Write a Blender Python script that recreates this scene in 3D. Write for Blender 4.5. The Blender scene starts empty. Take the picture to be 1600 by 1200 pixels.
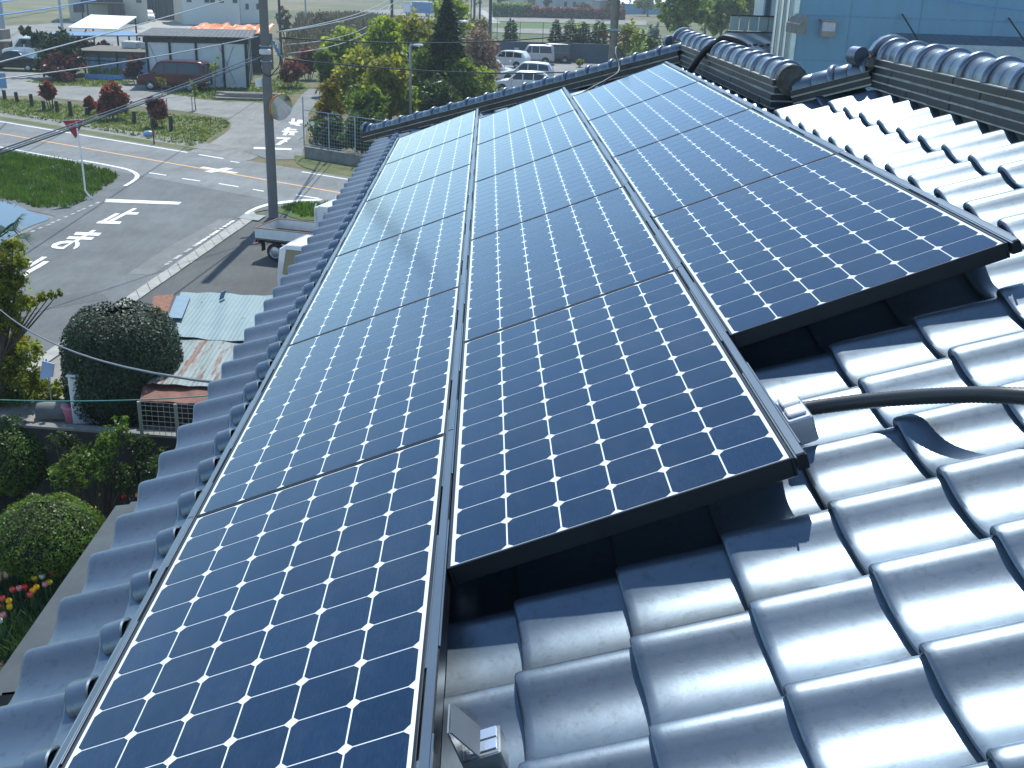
import bpy, math, random
import numpy as np
from mathutils import Vector, Matrix
R = math.radians
S = bpy.context.scene
COL = S.collection
rnd = random.Random(7)
nrg = np.random.default_rng(11)

# ------------------------------------------------------------------ camera
FPX = 1671.379                       # focal length in pixels of a 1600 px wide frame
CM = ((0.99928241, 0.02250278, 0.03046769),
      (-0.02034229, -0.35969228, 0.93284921),
      (0.03195069, -0.9327996, -0.35897641))     # camera axes (right, down, forward) as columns
CP = Vector((0.06361219, -2.0777897, 1.24442685))
cd = bpy.data.cameras.new('camera'); cam = bpy.data.objects.new('camera', cd); COL.objects.link(cam)
cd.sensor_width = 36.0; cd.lens = 36.0 * FPX / 1600.0; cd.clip_start = 0.05; cd.clip_end = 3000
cam.matrix_world = Matrix([[CM[i][0], -CM[i][1], -CM[i][2], CP[i]] for i in range(3)] + [[0, 0, 0, 1]])
S.camera = cam

# ------------------------------------------------------------------ sky, sun, exposure
SUN_EL, SUN_AZ = 56.0, 2.0
W = bpy.data.worlds.new('World'); S.world = W; W.use_nodes = True
wn = W.node_tree.nodes; wl = W.node_tree.links
sky = wn.new('ShaderNodeTexSky'); sky.sky_type = 'NISHITA'; sky.sun_disc = False
sky.sun_elevation = R(SUN_EL); sky.sun_rotation = R(SUN_AZ); sky.altitude = 600
sky.air_density = 0.8; sky.dust_density = 0.12; sky.ozone_density = 0.8
wb = wn.new('ShaderNodeMix'); wb.data_type = 'RGBA'; wb.blend_type = 'MULTIPLY'; wb.inputs['Factor'].default_value = 1; wb.inputs[7].default_value = (.90, 1.0, .98, 1)   # the camera's cool white balance
wl.new(sky.outputs[0], wb.inputs[6]); wl.new(wb.outputs[2], wn['Background'].inputs[0]); wn['Background'].inputs[1].default_value = 0.15
sl = bpy.data.lights.new('sun', 'SUN'); sl.energy = 3.2; sl.angle = R(0.53); sl.color = (0.985, 1.0, 0.95)
sun = bpy.data.objects.new('sun', sl); COL.objects.link(sun)
sd = Vector((math.sin(R(SUN_AZ)) * math.cos(R(SUN_EL)), math.cos(R(SUN_AZ)) * math.cos(R(SUN_EL)), math.sin(R(SUN_EL))))
sun.rotation_euler = sd.to_track_quat('Z', 'Y').to_euler(); sun.location = sd * 60
S.view_settings.view_transform = 'Standard'; S.view_settings.look = 'None'
S.view_settings.exposure = 0.72; S.view_settings.gamma = 1.0
S.cycles.max_bounces = 8; S.cycles.transparent_max_bounces = 12
S.cycles.sample_clamp_indirect = 6.0

# ------------------------------------------------------------------ helpers
GZ = -7.0                            # ground level below the roof
def ray(px, py):
    a, b = (px - 800) / FPX, (py - 600) / FPX
    return Vector([CM[i][0] * a + CM[i][1] * b + CM[i][2] for i in range(3)])
def G(px, py, z=GZ):
    d = ray(px, py); return CP + d * ((z - CP.z) / d.z)
def AY(px, py, Y):
    d = ray(px, py); return CP + d * ((Y - CP.y) / d.y)
def BX(px, pb, pt):                   # where a leaning-free plant seen at column px meets the ground row
    return px + (650 - px) / (4940 - pb) * (pb - (pb + pt) / 2)
def HT(px, pb, pt, z=GZ):            # height of something standing on the ground between two pixel rows
    return AY(px, pt, G(px, pb, z).y).z - z

def link(o, parent=None):
    COL.objects.link(o)
    if parent is not None: o.parent = parent
    return o
def tag(o, label=None, cat=None, group=None, kind=None):
    if label: o['label'] = label
    if cat: o['category'] = cat
    if group: o['group'] = group
    if kind: o['kind'] = kind
    return o
def thing(name, label, cat, loc=(0, 0, 0), rz=0.0, group=None):
    o = bpy.data.objects.new(name, None); o.empty_display_size = 0.2
    COL.objects.link(o); o.location = loc; o.rotation_euler = (0, 0, rz)
    return tag(o, label, cat, group)
def copy_tree(o, parent=None):
    c = o.copy(); COL.objects.link(c)
    if parent is not None: c.parent = parent
    for ch in list(o.children): copy_tree(ch, c)
    return c

class MB:
    """collects shapes of ONE mesh"""
    def __init__(s): s.v = []; s.f = []
    def add(s, vs, fs):
        b = len(s.v); s.v.extend([tuple(p) for p in vs]); s.f.extend([tuple(i + b for i in f) for f in fs]); return s
    def box(s, c, d, rz=0.0, bev=0.0, m=None):
        x, y, z = d[0] / 2, d[1] / 2, d[2] / 2
        if bev <= 0:
            vs = [Vector((sx * x, sy * y, sz * z)) for sz in (-1, 1) for sy in (-1, 1) for sx in (-1, 1)]
            fs = [(0, 2, 3, 1), (4, 5, 7, 6), (0, 1, 5, 4), (2, 6, 7, 3), (0, 4, 6, 2), (1, 3, 7, 5)]
        else:
            e = min(bev, x * .9, y * .9, z * .9)
            ring = lambda a, b, zz: [Vector((a, b - e, zz)), Vector((a - e, b, zz)), Vector((-a + e, b, zz)), Vector((-a, b - e, zz)),
                                     Vector((-a, -b + e, zz)), Vector((-a + e, -b, zz)), Vector((a - e, -b, zz)), Vector((a, -b + e, zz))]
            rs = [ring(x - e, y - e, -z), ring(x, y, -z + e), ring(x, y, z - e), ring(x - e, y - e, z)]
            vs = [p for r in rs for p in r]; fs = []
            for k in range(3):
                for i in range(8):
                    j = (i + 1) % 8; fs.append((k * 8 + i, k * 8 + j, k * 8 + 8 + j, k * 8 + 8 + i))
            fs.append(tuple(range(7, -1, -1))); fs.append(tuple(range(24, 32)))
        M = Matrix.Translation(Vector(c)) @ (Matrix.Rotation(rz, 4, 'Z') if m is None else m.to_4x4())
        return s.add([M @ p for p in vs], fs)
    def tube(s, path, r, n=8, cap=True):
        P = [Vector(p) for p in path]; rs = r if isinstance(r, (list, tuple)) else [r] * len(P)
        vs = []; fs = []
        t0 = (P[1] - P[0]).normalized(); up = Vector((0, 0, 1)) if abs(t0.z) < .9 else Vector((1, 0, 0))
        a = t0.cross(up).normalized()
        for i, p in enumerate(P):
            t = (P[min(i + 1, len(P) - 1)] - P[max(i - 1, 0)]).normalized()
            a = (a - t * a.dot(t)).normalized(); b = t.cross(a)
            for k in range(n):
                an = 2 * math.pi * k / n; vs.append(p + (a * math.cos(an) + b * math.sin(an)) * rs[i])
        for i in range(len(P) - 1):
            for k in range(n):
                j = (k + 1) % n; fs.append((i * n + k, i * n + j, i * n + n + j, i * n + n + k))
        if cap:
            fs.append(tuple(range(n - 1, -1, -1))); fs.append(tuple(range((len(P) - 1) * n, len(P) * n)))
        return s.add(vs, fs)
    def cyl(s, a, b, r, n=12, r2=None): return s.tube([a, b], [r, r if r2 is None else r2], n)
    def prism(s, poly, z0, z1):
        n = len(poly); vs = [(p[0], p[1], z0) for p in poly] + [(p[0], p[1], z1) for p in poly]
        fs = [tuple(range(n - 1, -1, -1)), tuple(range(n, 2 * n))] + [(i, (i + 1) % n, n + (i + 1) % n, n + i) for i in range(n)]
        return s.add(vs, fs)
    def grid(s, rows, close=False):
        m = len(rows[0]); vs = [p for r in rows for p in r]; fs = []
        for i in range(len(rows) - 1):
            for j in range(m - (0 if close else 1)):
                k = (j + 1) % m; fs.append((i * m + j, i * m + k, (i + 1) * m + k, (i + 1) * m + j))
        return s.add(vs, fs)
    def slab(s, quad, t):             # a four-cornered plate with thickness
        q = [Vector(p) for p in quad]; n = (q[1] - q[0]).cross(q[3] - q[0]).normalized() * t
        vs = q + [p + n for p in q]
        return s.add(vs, [(3, 2, 1, 0), (4, 5, 6, 7)] + [(i, (i + 1) % 4, 4 + (i + 1) % 4, 4 + i) for i in range(4)])
    def build(s, name, mat, parent=None, smooth=False, auto=None):
        me = bpy.data.meshes.new(name); me.from_pydata(s.v, [], s.f); me.update()
        if mat: me.materials.append(mat)
        if smooth or auto:
            me.polygons.foreach_set('use_smooth', [True] * len(me.polygons))
            if auto: me.set_sharp_from_angle(angle=R(auto))
        return link(bpy.data.objects.new(name, me), parent)

# ------------------------------------------------------------------ materials
def newmat(name):
    m = bpy.data.materials.new(name); m.use_nodes = True
    return m, m.node_tree.nodes, m.node_tree.links, m.node_tree.nodes['Principled BSDF']
def noise(N, L, scale, detail=4, rough=.6, coord='Object', stretch=None):
    tc = N.new('ShaderNodeTexCoord'); n = N.new('ShaderNodeTexNoise')
    n.inputs['Scale'].default_value = scale; n.inputs['Detail'].default_value = detail; n.inputs['Roughness'].default_value = rough
    if stretch:
        mp = N.new('ShaderNodeMapping'); mp.inputs['Scale'].default_value = stretch
        L.new(tc.outputs[coord], mp.inputs[0]); L.new(mp.outputs[0], n.inputs['Vector'])
    else: L.new(tc.outputs[coord], n.inputs['Vector'])
    return n
def ramp(N, L, src, stops):
    r = N.new('ShaderNodeValToRGB'); e = r.color_ramp.elements
    while len(e) < len(stops): e.new(.5)
    for el, (p, c) in zip(e, stops): el.position = p; el.color = (*c, 1) if len(c) == 3 else c
    L.new(src, r.inputs[0]); return r
def mixc(N, L, fac, a, b, mode='MIX'):
    m = N.new('ShaderNodeMix'); m.data_type = 'RGBA'; m.blend_type = mode
    for sock, val in ((m.inputs['Factor'], fac), (m.inputs[6], a), (m.inputs[7], b)):
        if hasattr(val, 'links'): L.new(val, sock)
        elif isinstance(val, (int, float)): sock.default_value = val
        else: sock.default_value = (*val, 1)
    return m.outputs[2]
def bump(N, L, P, h, strength=.3, dist=.01):
    b = N.new('ShaderNodeBump'); b.inputs['Strength'].default_value = strength; b.inputs['Distance'].default_value = dist
    L.new(h, b.inputs['Height']); L.new(b.outputs[0], P.inputs['Normal'])
def mat(name, c, rough=.6, metal=0.0, var=.15, scale=6.0, bmp=0.0, bscale=40.0, bdist=.01, spec=None, stretch=None, coat=0.0):
    m, N, L, P = newmat(name)
    n = noise(N, L, scale, 5, .65, stretch=stretch)
    lo = tuple(max(0, x * (1 - var)) for x in c); hi = tuple(min(1, x * (1 + var)) for x in c)
    r = ramp(N, L, n.outputs['Fac'], [(.3, lo), (.7, hi)]); L.new(r.outputs[0], P.inputs['Base Color'])
    P.inputs['Roughness'].default_value = rough; P.inputs['Metallic'].default_value = metal
    if spec is not None: P.inputs['Specular IOR Level'].default_value = spec
    if coat: P.inputs['Coat Weight'].default_value = coat; P.inputs['Coat Roughness'].default_value = .05
    if bmp: bump(N, L, P, noise(N, L, bscale, 4).outputs['Fac'], bmp, bdist)
    return m
def glass_dark(name, c=(.015, .02, .025)):
    m, N, L, P = newmat(name); P.inputs['Base Color'].default_value = (*c, 1); P.inputs['Roughness'].default_value = .06
    P.inputs['Specular IOR Level'].default_value = .7; return m
def leafmat(name, cols, rough=.5, trans=.35, tcol=None):
    m, N, L, P = newmat(name)
    g = N.new('ShaderNodeNewGeometry')
    st = [(i / max(1, len(cols) - 1), c) for i, c in enumerate(cols)]
    r = ramp(N, L, g.outputs['Random Per Island'], st)
    n = noise(N, L, 1.1, 2); rr = ramp(N, L, n.outputs['Fac'], [(.3, (.55, .55, .55)), (.7, (1.25, 1.25, 1.25))])
    c = mixc(N, L, 1.0, r.outputs[0], rr.outputs[0], 'MULTIPLY')
    L.new(c, P.inputs['Base Color']); P.inputs['Roughness'].default_value = rough; P.inputs['Specular IOR Level'].default_value = .35
    if trans > 0:
        t = N.new('ShaderNodeBsdfTranslucent'); mx = N.new('ShaderNodeMixShader'); mx.inputs[0].default_value = trans
        tc = mixc(N, L, 1.0, c, tcol or (1.3, 1.25, .55), 'MULTIPLY'); L.new(tc, t.inputs[0])
        L.new(P.outputs[0], mx.inputs[1]); L.new(t.outputs[0], mx.inputs[2]); L.new(mx.outputs[0], N['Material Output'].inputs[0])
    return m
# ------------------------------------------------------------------ the house roof
RA = R(21.3); CA, SA = math.cos(RA), math.sin(RA)
def UV(u, v, w): return Vector((u * CA - w * SA, v, u * SA + w * CA))      # roof coordinates: up the slope, along the eave, out of the slope

def RP(px, py, w):                   # a point w above the panel plane, seen at a pixel
    n = Vector((-SA, 0, CA)); d = ray(px, py); return CP + d * ((w - CP.dot(n)) / d.dot(n))
def tile_material():
    m, N, L, P = newmat('smoked_tile')
    n1 = noise(N, L, 2.3, 5, .7); n2 = noise(N, L, 38, 4, .7); n3 = noise(N, L, 9, 6, .75, stretch=(1, 1, 1))
    g = N.new('ShaderNodeNewGeometry')
    base = ramp(N, L, n1.outputs['Fac'], [(.25, (.126, .161, .200)), (.75, (.170, .211, .254))])
    per = ramp(N, L, g.outputs['Random Per Island'], [(0, (.88, .88, .88)), (1, (1.1, 1.1, 1.1))])
    c = mixc(N, L, 1.0, base.outputs[0], per.outputs[0], 'MULTIPLY')
    spk = ramp(N, L, n2.outputs['Fac'], [(.30, (.72, .70, .66)), (.46, (1, 1, 1))])
    c = mixc(N, L, .7, c, spk.outputs[0], 'MULTIPLY')
    st = ramp(N, L, n3.outputs['Fac'], [(.56, (1, 1, 1)), (.75, (.78, .74, .66))])
    c = mixc(N, L, .5, c, st.outputs[0], 'MULTIPLY')
    L.new(c, P.inputs['Base Color']); P.inputs['Metallic'].default_value = .80
    rr = ramp(N, L, n3.outputs['Fac'], [(.3, (.35,) * 3), (.75, (.42,) * 3)]); L.new(rr.outputs[0], P.inputs['Roughness'])
    bump(N, L, P, n2.outputs['Fac'], .08, .003)
    return m
M_tile = tile_material()
M_noshi = mat('ridge_tile', (.042, .048, .056), .42, .3, .25, 7, .1, 60, .004)
M_mortar = mat('mortar', (.50, .49, .45), .9, 0, .3, 12, .4, 60)
M_plaster = mat('plaster', (.55, .53, .49), .9, 0, .12, 5, .2, 60)
M_soot = mat('mossy_mortar', (.10, .095, .085), .95, 0, .4, 14, .6, 50)
M_black = mat('black_anodised', (.016, .018, .022), .38, .5, .1)
M_rail = mat('rail_aluminium', (.165, .19, .215), .33, .85, .08, 3)
M_alu = mat('bright_aluminium', (.62, .64, .67), .32, .9, .06)
M_zinc = mat('galvanised_sheet', (.25, .27, .29), .45, .75, .2, 4)

house = thing('tiled_house', 'house whose smoked grey tile roof carries the dark blue solar panels', 'house', (0, 0, GZ))
H0 = Vector((0, 0, -GZ))
def hb(mb, name, m, parent=house, **k):      # builds a part given in world coordinates
    mb.v = [tuple(Vector(p) + H0) for p in mb.v]
    return mb.build(name, m, parent, **k)

PIT, PHASE, COURSE, U0, WC = .264, -.038, .2407, .356, -.105
prof = [(-.075, -.014), (-.055, -.006), (-.03, -.0015), (0, 0), (.04, -.0005), (.08, -.0028), (.13, -.0085), (.19, -.0175), (.26, -.028), (.34, -.037),
        (.43, -.0435), (.52, -.0468), (.61, -.0478), (.70, -.0462), (.79, -.042), (.87, -.0365), (.94, -.030), (1.0, -.025)]
prof = [(s_, w_ * 1.0) for s_, w_ in prof]
lens_t = [(0.0, -.0075), (.012, -.0035), (.04, -.0012), (.10, 0.0), (.3, 0), (.6, 0), (1.0, 0), (1.12, 0)]
def vhip(u): return 9.30 - .93 * u
tm = MB()
def one_tile(i, k):
    u0 = U0 + COURSE * i; v0 = PHASE + PIT * k
    j1, j2, j3 = rnd.uniform(-.0022, .0022), rnd.uniform(-.003, .003), rnd.uniform(-.004, .004)
    rows = []
    for t, dw in lens_t:
        rows.append([UV(u0 + COURSE * t + j3 * .5, v0 - PIT * s + j2 * .4, WC + w + dw - .0245 * t + j1) for s, w in prof])
    under = [UV(u0 + .004 + j3 * .5, v0 - PIT * s + j2 * .4, WC + w - .0245 + j1) for s, w in prof]
    inn = [UV(u0 + .05, v0 - PIT * s + j2 * .4, WC + w - .026 + j1) for s, w in prof]
    b = len(tm.v); tm.grid([inn, under] + rows)
    side = [Vector(r[0]) for r in rows]; low = [UV(0, 0, -.014) + p for p in side]
    tm.grid([low, side])
for i in range(-7, 9):
    for k in range(-16, 41):
        u, v = U0 + COURSE * (i + .4), PHASE + PIT * (k - .4)
        if v > vhip(u) - .02: continue
        if u > 1.80 and not (v < 4.25 - (u - 1.86) * .58 and u < 2.22 + .1): continue
        one_tile(i, k)
hb(tm, 'roof_tiles', M_tile, auto=38)
# half-ring snow guards on the second course
sg = MB(); n = 12; rows = []
for x, r in ((-.030, .047), (-.034, .053), (-.030, .057), (.026, .057), (.030, .053), (.026, .047), (-.030, .047)):
    rows.append([(x, r * math.cos(math.pi * k / n), r * .98 * math.sin(math.pi * k / n)) for k in range(n + 1)])
sg.grid(rows); sgo = None
for k in range(-8, 40):
    p = UV(U0 - COURSE * 6 + .058, PHASE + PIT * k - .042, WC - .041) + H0
    if sgo is None: sgo = sg.build('snow_guard', M_tile, house, auto=40); o = sgo
    else: o = sgo.copy(); COL.objects.link(o); o.parent = house
    o.location = p; o.rotation_euler = (0, -RA, 0)
# clay bed under the ridges and the roof boards below the tiles
bd = MB()
bd.add([UV(-1.28, -4.4, -.19), UV(2.3, -4.4, -.19), UV(2.3, 4.0, -.19), UV(1.86, 4.35, -.19), UV(1.86, 7.57, -.19), UV(-1.28, 10.5, -.19),
        UV(-1.28, -4.4, -.24), UV(2.3, -4.4, -.24), UV(2.3, 4.0, -.24), UV(1.86, 4.35, -.24), UV(1.86, 7.57, -.24), UV(-1.28, 10.5, -.24)],
       [(0, 1, 2, 3, 4, 5), (11, 10, 9, 8, 7, 6)] + [(i, 6 + i, 6 + (i + 1) % 6, (i + 1) % 6) for i in range(6)])
hb(bd, 'roof_boards', mat('roof_board', (.10, .085, .07), .9, 0, .3))

def ridge(a, b, wall_h, layers, cap_r, ring_r, ring_at, name, side, end_near=None, halfw=.105):
    """a ridge between two base points: stacked flat tiles, then round cap tiles with raised rings"""
    a, b = Vector(a), Vector(b); d = (b - a); Ln = d.length; d.normalize(); nrm = Vector((-d.y, d.x, 0)).normalized(); up = nrm.cross(d) * -1
    if up.z < 0: up = -up
    lh = wall_h / layers
    pt = lambda s, x, h: a + d * s + nrm * x + up * h
    w = MB(); g = MB()
    nseg = max(1, int(Ln / .27))
    for q in range(layers):
        out = halfw + (.008 if q % 2 else .0) + (.012 if q == layers - 1 else 0) - q * .006
        for r in range(nseg):
            s0, s1 = Ln * r / nseg + .0015, Ln * (r + 1) / nseg - .0015
            jz = rnd.uniform(-.0012, .0012); jo = rnd.uniform(-.002, .002)
            c = [pt(s0, -out - jo, q * lh + .004 + jz), pt(s1, -out - jo, q * lh + .004 + jz), pt(s1, out + jo, q * lh + .004 + jz), pt(s0, out + jo, q * lh + .004 + jz)]
            t = [p + up * (lh - .009) for p in c]
            w.add(c + t, [(3, 2, 1, 0), (4, 5, 6, 7)] + [(i, (i + 1) % 4, 4 + (i + 1) % 4, 4 + i) for i in range(4)])
        c = [pt(0.002, -out + .005, q * lh - .004), pt(Ln - .002, -out + .005, q * lh - .004), pt(Ln - .002, out - .005, q * lh - .004), pt(.002, out - .005, q * lh - .004)]
        t = [p + up * (lh + .002) for p in c]
        g.add(c + t, [(3, 2, 1, 0), (4, 5, 6, 7)] + [(i, (i + 1) % 4, 4 + (i + 1) % 4, 4 + i) for i in range(4)])
    rt = hb(w, name, M_noshi)
    hb(g, 'mortar_joint', M_mortar, rt)
    rt.children[0].location = (0, 0, 0)
    # cap tiles
    cp = MB(); n = 14
    def arch(s, r, h0=0.0): return [pt(s, -r * math.cos(math.pi * k / n), wall_h + h0 + r * 1.05 * math.sin(math.pi * k / n)) for k in range(n + 1)]
    edges = [0] + list(ring_at) + [Ln]
    for e0, e1 in zip(edges[:-1], edges[1:]):
        mid = (e0 + e1) / 2
        for s0, s1 in ((e0, mid - .0015), (mid + .0015, e1)):
            if s1 - s0 < .01: continue
            cp.grid([arch(s0, cap_r - .0015), arch(s0 + .004, cap_r), arch(s1 - .004, cap_r), arch(s1, cap_r - .003)])
    hb(cp, 'ridge_cap', M_tile, rt, auto=60)
    for s in ring_at:
        rg = MB(); hw = .021
        rg.grid([arch(s - hw, cap_r - .002), arch(s - hw, ring_r - .012), arch(s - hw * .75, ring_r - .004), arch(s - hw * .35, ring_r), arch(s + hw * .35, ring_r),
                 arch(s + hw * .75, ring_r - .004), arch(s + hw, ring_r - .012), arch(s + hw, cap_r - .002)])
        hb(rg, 'ring_tile', M_tile2, rt, auto=50)
    return rt
M_tile2 = mat('ring_tile_glaze', (.17, .20, .25), .36, .7, .2, 9, .1, 50, .004)

# lower ridge, upper ridge, hip and the short stepped ridge between them
r1x, r2x = 1.845, 2.285
rg1 = ridge((r1x, 4.36, .545), (r1x, 8.02, .545), .165, 4, .086, .104, [.09 + .2625 * k for k in range(14)], 'lower_ridge', -1)
rg2 = ridge((r2x, -4.4, .715), (r2x, 3.98, .715), .155, 4, .088, .108, [8.38 - .045 - .2625 * k for k in range(31, -1, -1)], 'upper_ridge', -1)
hip_a, hip_b = Vector((-1.30, 10.72, -.66)), Vector((1.80, 7.62, .565))
hl = (hip_b - hip_a).length
hipr = ridge(hip_a, hip_b, .10, 2, .066, .083, [.10 + .281 * k for k in range(int((hl - .1) / .281) + 1)], 'hip_ridge', -1, halfw=.088)
stp = ridge((1.90, 4.33, .585), (2.24, 4.02, .735), .075, 2, .066, .083, [.24, .44], 'stepped_ridge', -1, halfw=.085)
# end tiles: round ogre tile faces
def end_disc(c, ax, r, name, parent, m, th=.05, flat=True):
    ax = Vector(ax).normalized(); side = Vector((-ax.y, ax.x, 0)).normalized(); mb = MB(); n = 18
    for (o0, o1, ra, rb) in ((0, th, r, r), (th, th + .012, r * .82, r * .7)):
        ringp = lambda o, rr: [Vector(c) + ax * o + side * rr * math.cos(2 * math.pi * k / n) + Vector((0, 0, rr * math.sin(2 * math.pi * k / n))) for k in range(n)]
        A, B = ringp(o0, ra), ringp(o1, rb)
        mb.add(A + B, [tuple(range(n - 1, -1, -1)), tuple(range(n, 2 * n))] + [(i, (i + 1) % n, n + (i + 1) % n, n + i) for i in range(n)])
    return hb(mb, name, m, parent, auto=40)
end_disc((r1x, 4.38, .708), (0, -1, 0), .089, 'end_mortar', rg1, M_soot, .05)
end_disc((r1x, 7.99, .715), (0, 1, 0), .118, 'end_tile', rg1, M_tile2, .06)
end_disc(AY(1047, 65, 8.02), (-.3, 1, 0), .05, 'end_tile', rg1, M_tile2, .06)
end_disc((r2x, 3.99, .868), (0, 1, 0), .126, 'end_tile', rg2, M_tile2, .055)
end_disc(AY(1346, 88, 4.03), (-.4, 1, 0), .05, 'end_tile', rg2, M_tile2, .07)
end_disc(hip_a + Vector((0, 0, .14)), (-1, 1, -.3), .085, 'end_tile', hipr, M_tile2, .05)
mb = MB(); mb.box(AY(1364, 98, 4.0), (.09, .08, .10), .5, .03); hb(mb, 'end_mortar', M_soot, stp, auto=40)
mb = MB(); mb.box((1.74, 7.75, .70), (.07, .07, .08), .7, .02); hb(mb, 'end_mortar', M_soot, hipr, auto=40)
# mortar bedding strips along the ridge feet
mb = MB()
mb.slab([(r1x - .09, 4.36, .44), (r1x - .09, 8.0, .44), (r1x - .075, 8.0, .56), (r1x - .075, 4.36, .56)], .03)
mb.slab([(r2x - .09, -4.4, .60), (r2x - .09, 3.98, .60), (r2x - .07, 3.98, .73), (r2x - .07, -4.4, .73)], .03)
hb(mb, 'ridge_bedding', M_soot)
# back slope, far hip slope, walls, eave soffit
mb = MB()
e = UV(-1.33, 10.66, -.16); t1 = Vector((r1x, 7.6, .52))
mb.slab([(r1x + .08, 4.3, .53), (r1x + .08, 8.0, .53), (9.0, 10.7, -.9), (9.0, 4.3, -.9)], -.05)
mb.slab([(r2x + .08, -4.4, .70), (r2x + .08, 4.0, .70), (9.0, 4.0, -.95), (9.0, -4.4, -.95)], -.05)
mb.slab([(e.x, 10.72, e.z), (r1x, 7.72, .50), (r1x + .1, 8.0, .50), (9.0, 10.72, -.95)], -.05)
hb(mb, 'back_roof', M_tile)
mb = MB(); mb.box((4.0, 3.0, GZ / 2 - .55), (9.2, 14.4, -GZ - 1.1 - .02)); hb(mb, 'wall', M_plaster)
mb = MB(); e0 = UV(-1.26, 0, -.26)
mb.box((e0.x + .02, 3.1, e0.z - .02), (.04, 14.9, .16)); hb(mb, 'fascia', mat('fascia_board', (.07, .055, .045), .7))
mb = MB(); mb.box((e0.x + .36, 3.0, e0.z - .10), (.70, 14.8, .02)); hb(mb, 'soffit', M_plaster)
# metal-covered window canopy below the eave
def canopy():
    z = -1.75; mb = MB()
    A, B, C_, D = G(178, 790, z), G(228, 786, z), G(26, 1090, z), G(-24, 1090, z)
    x0 = (A.x + D.x) / 2; y0, y1 = D.y, A.y; xw = -.62
    mid = x0 + .085
    mb.grid([[(x0, y0, z - .05), (x0, y1, z - .05)], [(x0, y0, z), (x0, y1, z)], [(mid, y0, z + .012), (mid, y1, z + .012)], [(mid + .004, y0, z + .026), (mid + .004, y1, z + .026)],
             [(mid + .016, y0, z + .028), (mid + .016, y1, z + .028)], [(xw, y0, z + .22), (xw, y1, z + .22)]])
    for y in (y0, y1):
        mb.add([(x0, y, z - .05), (x0, y, z), (xw, y, z + .22), (xw, y, z - .05)], [(0, 1, 2, 3)])
    mb.add([(x0, y0, z - .05), (x0, y1, z - .05), (xw, y1, z - .05), (xw, y0, z - .05)], [(3, 2, 1, 0)])
    c = hb(mb, 'window_canopy', mat('canopy_sheet', (.050, .060, .066), .6, .2, .25, 4))
    b = MB(); b.box((-.72, (y0 + y1) / 2, z - .75), (.18, y1 - y0 - .2, 1.3)); hb(b, 'bay_window', glass_dark('bay_glass'), c)
    b.v = []
canopy()

# ------------------------------------------------------------------ solar panels
def cell_material(name, white):
    m, N, L, P = newmat(name)
    if white:
        P.inputs['Base Color'].default_value = (.74, .77, .80, 1)
    else:
        g = N.new('ShaderNodeNewGeometry'); n = noise(N, L, 700, 2, .5, stretch=(1, .06, 1)); n2 = noise(N, L, 1.6, 3)
        c = ramp(N, L, g.outputs['Random Per Island'], [(0, (.0040, .0160, .044)), (.5, (.0047, .0182, .050)), (1, (.0056, .021, .058))])
        d = ramp(N, L, n.outputs['Fac'], [(.35, (.8, .8, .8)), (.65, (1.25, 1.25, 1.25))])
        n4 = noise(N, L, 3.2, 6, .75, stretch=(1, .5, 1)); du = ramp(N, L, n4.outputs['Fac'], [(.45, (0, 0, 0)), (.8, (.09,) * 3)])
        L.new(mixc(N, L, du.outputs[0], mixc(N, L, 1.0, c.outputs[0], d.outputs[0], 'MULTIPLY'), (.22, .24, .24)), P.inputs['Base Color'])
    n3 = noise(N, L, 5, 5, .7)
    rr = ramp(N, L, n3.outputs['Fac'], [(.3, (.11,) * 3), (.75, (.16,) * 3)]); L.new(rr.outputs[0], P.inputs['Roughness'])
    P.inputs['IOR'].default_value = 1.40; P.inputs['Sheen Weight'].default_value = .0; P.inputs['Specular Tint'].default_value = (.78, .96, 1, 1); P.inputs['Sheen Roughness'].default_value = .35; P.inputs['Sheen Tint'].default_value = (.85, .93, 1, 1)
    P.inputs['Coat Weight'].default_value = .0; P.inputs['Coat Roughness'].default_value = .33
    return m
M_cell, M_back = cell_material('solar_cell', False), cell_material('white_backsheet', True)
PL, PW, PH = 1.559, .798, .046
def make_panel():
    root = thing('solar_panel', 'x', 'solar panel', (0, 0, 0)); root.rotation_euler = (0, -RA, 0)
    f = MB(); b = .0075
    for (x0, x1, y0, y1) in ((0, b, 0, PL), (PW - b, PW, 0, PL), (b, PW - b, 0, b), (b, PW - b, PL - b, PL)):
        f.box(((x0 + x1) / 2, (y0 + y1) / 2, -PH / 2), (x1 - x0, y1 - y0, PH), 0, .0012)
    f.build('frame', M_frame, root, auto=30)
    g = MB(); g.box((PW / 2, PL / 2, -.006), (PW - 2 * b - .0005, PL - 2 * b - .0005, .006)); g.build('backsheet', M_back, root)
    c = MB(); h, k = .0621, .0128; z = -.0024
    for i in range(6):
        for j in range(12):
            cx, cy = .015 + .064 + .128 * i, .0115 + .064 + .128 * j
            c.add([(cx + sx * a, cy + sy * bb, z) for sx, sy, a, bb in ((1, -1, h - k, h), (1, -1, h, h - k), (1, 1, h, h - k), (1, 1, h - k, h), (-1, 1, h - k, h), (-1, 1, h, h - k), (-1, -1, h, h - k), (-1, -1, h - k, h))], [tuple(range(8))])
    c.build('cells', M_cell, root)
    return root
M_frame = mat('panel_frame', (.035, .04, .047), .36, .8, .08)
PROTO = make_panel(); first = True
ordn = ['nearest', 'second', 'third', 'fourth', 'fifth', 'sixth']
def panel_label(c, n, tot):
    cn = {0: 'eave side column', 1: 'middle column', 2: 'ridge side column'}[c]
    if n == 0: return ('nearest solar panel of the %s, cut off by the picture edge' if c == 0 else 'nearest solar panel of the %s, its black front edge showing') % cn
    if n == tot - 1: return 'farthest solar panel of the %s, below the hip ridge' % cn
    return '%s solar panel from the near end of the %s' % (ordn[n], cn)
PANELS = []
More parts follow.
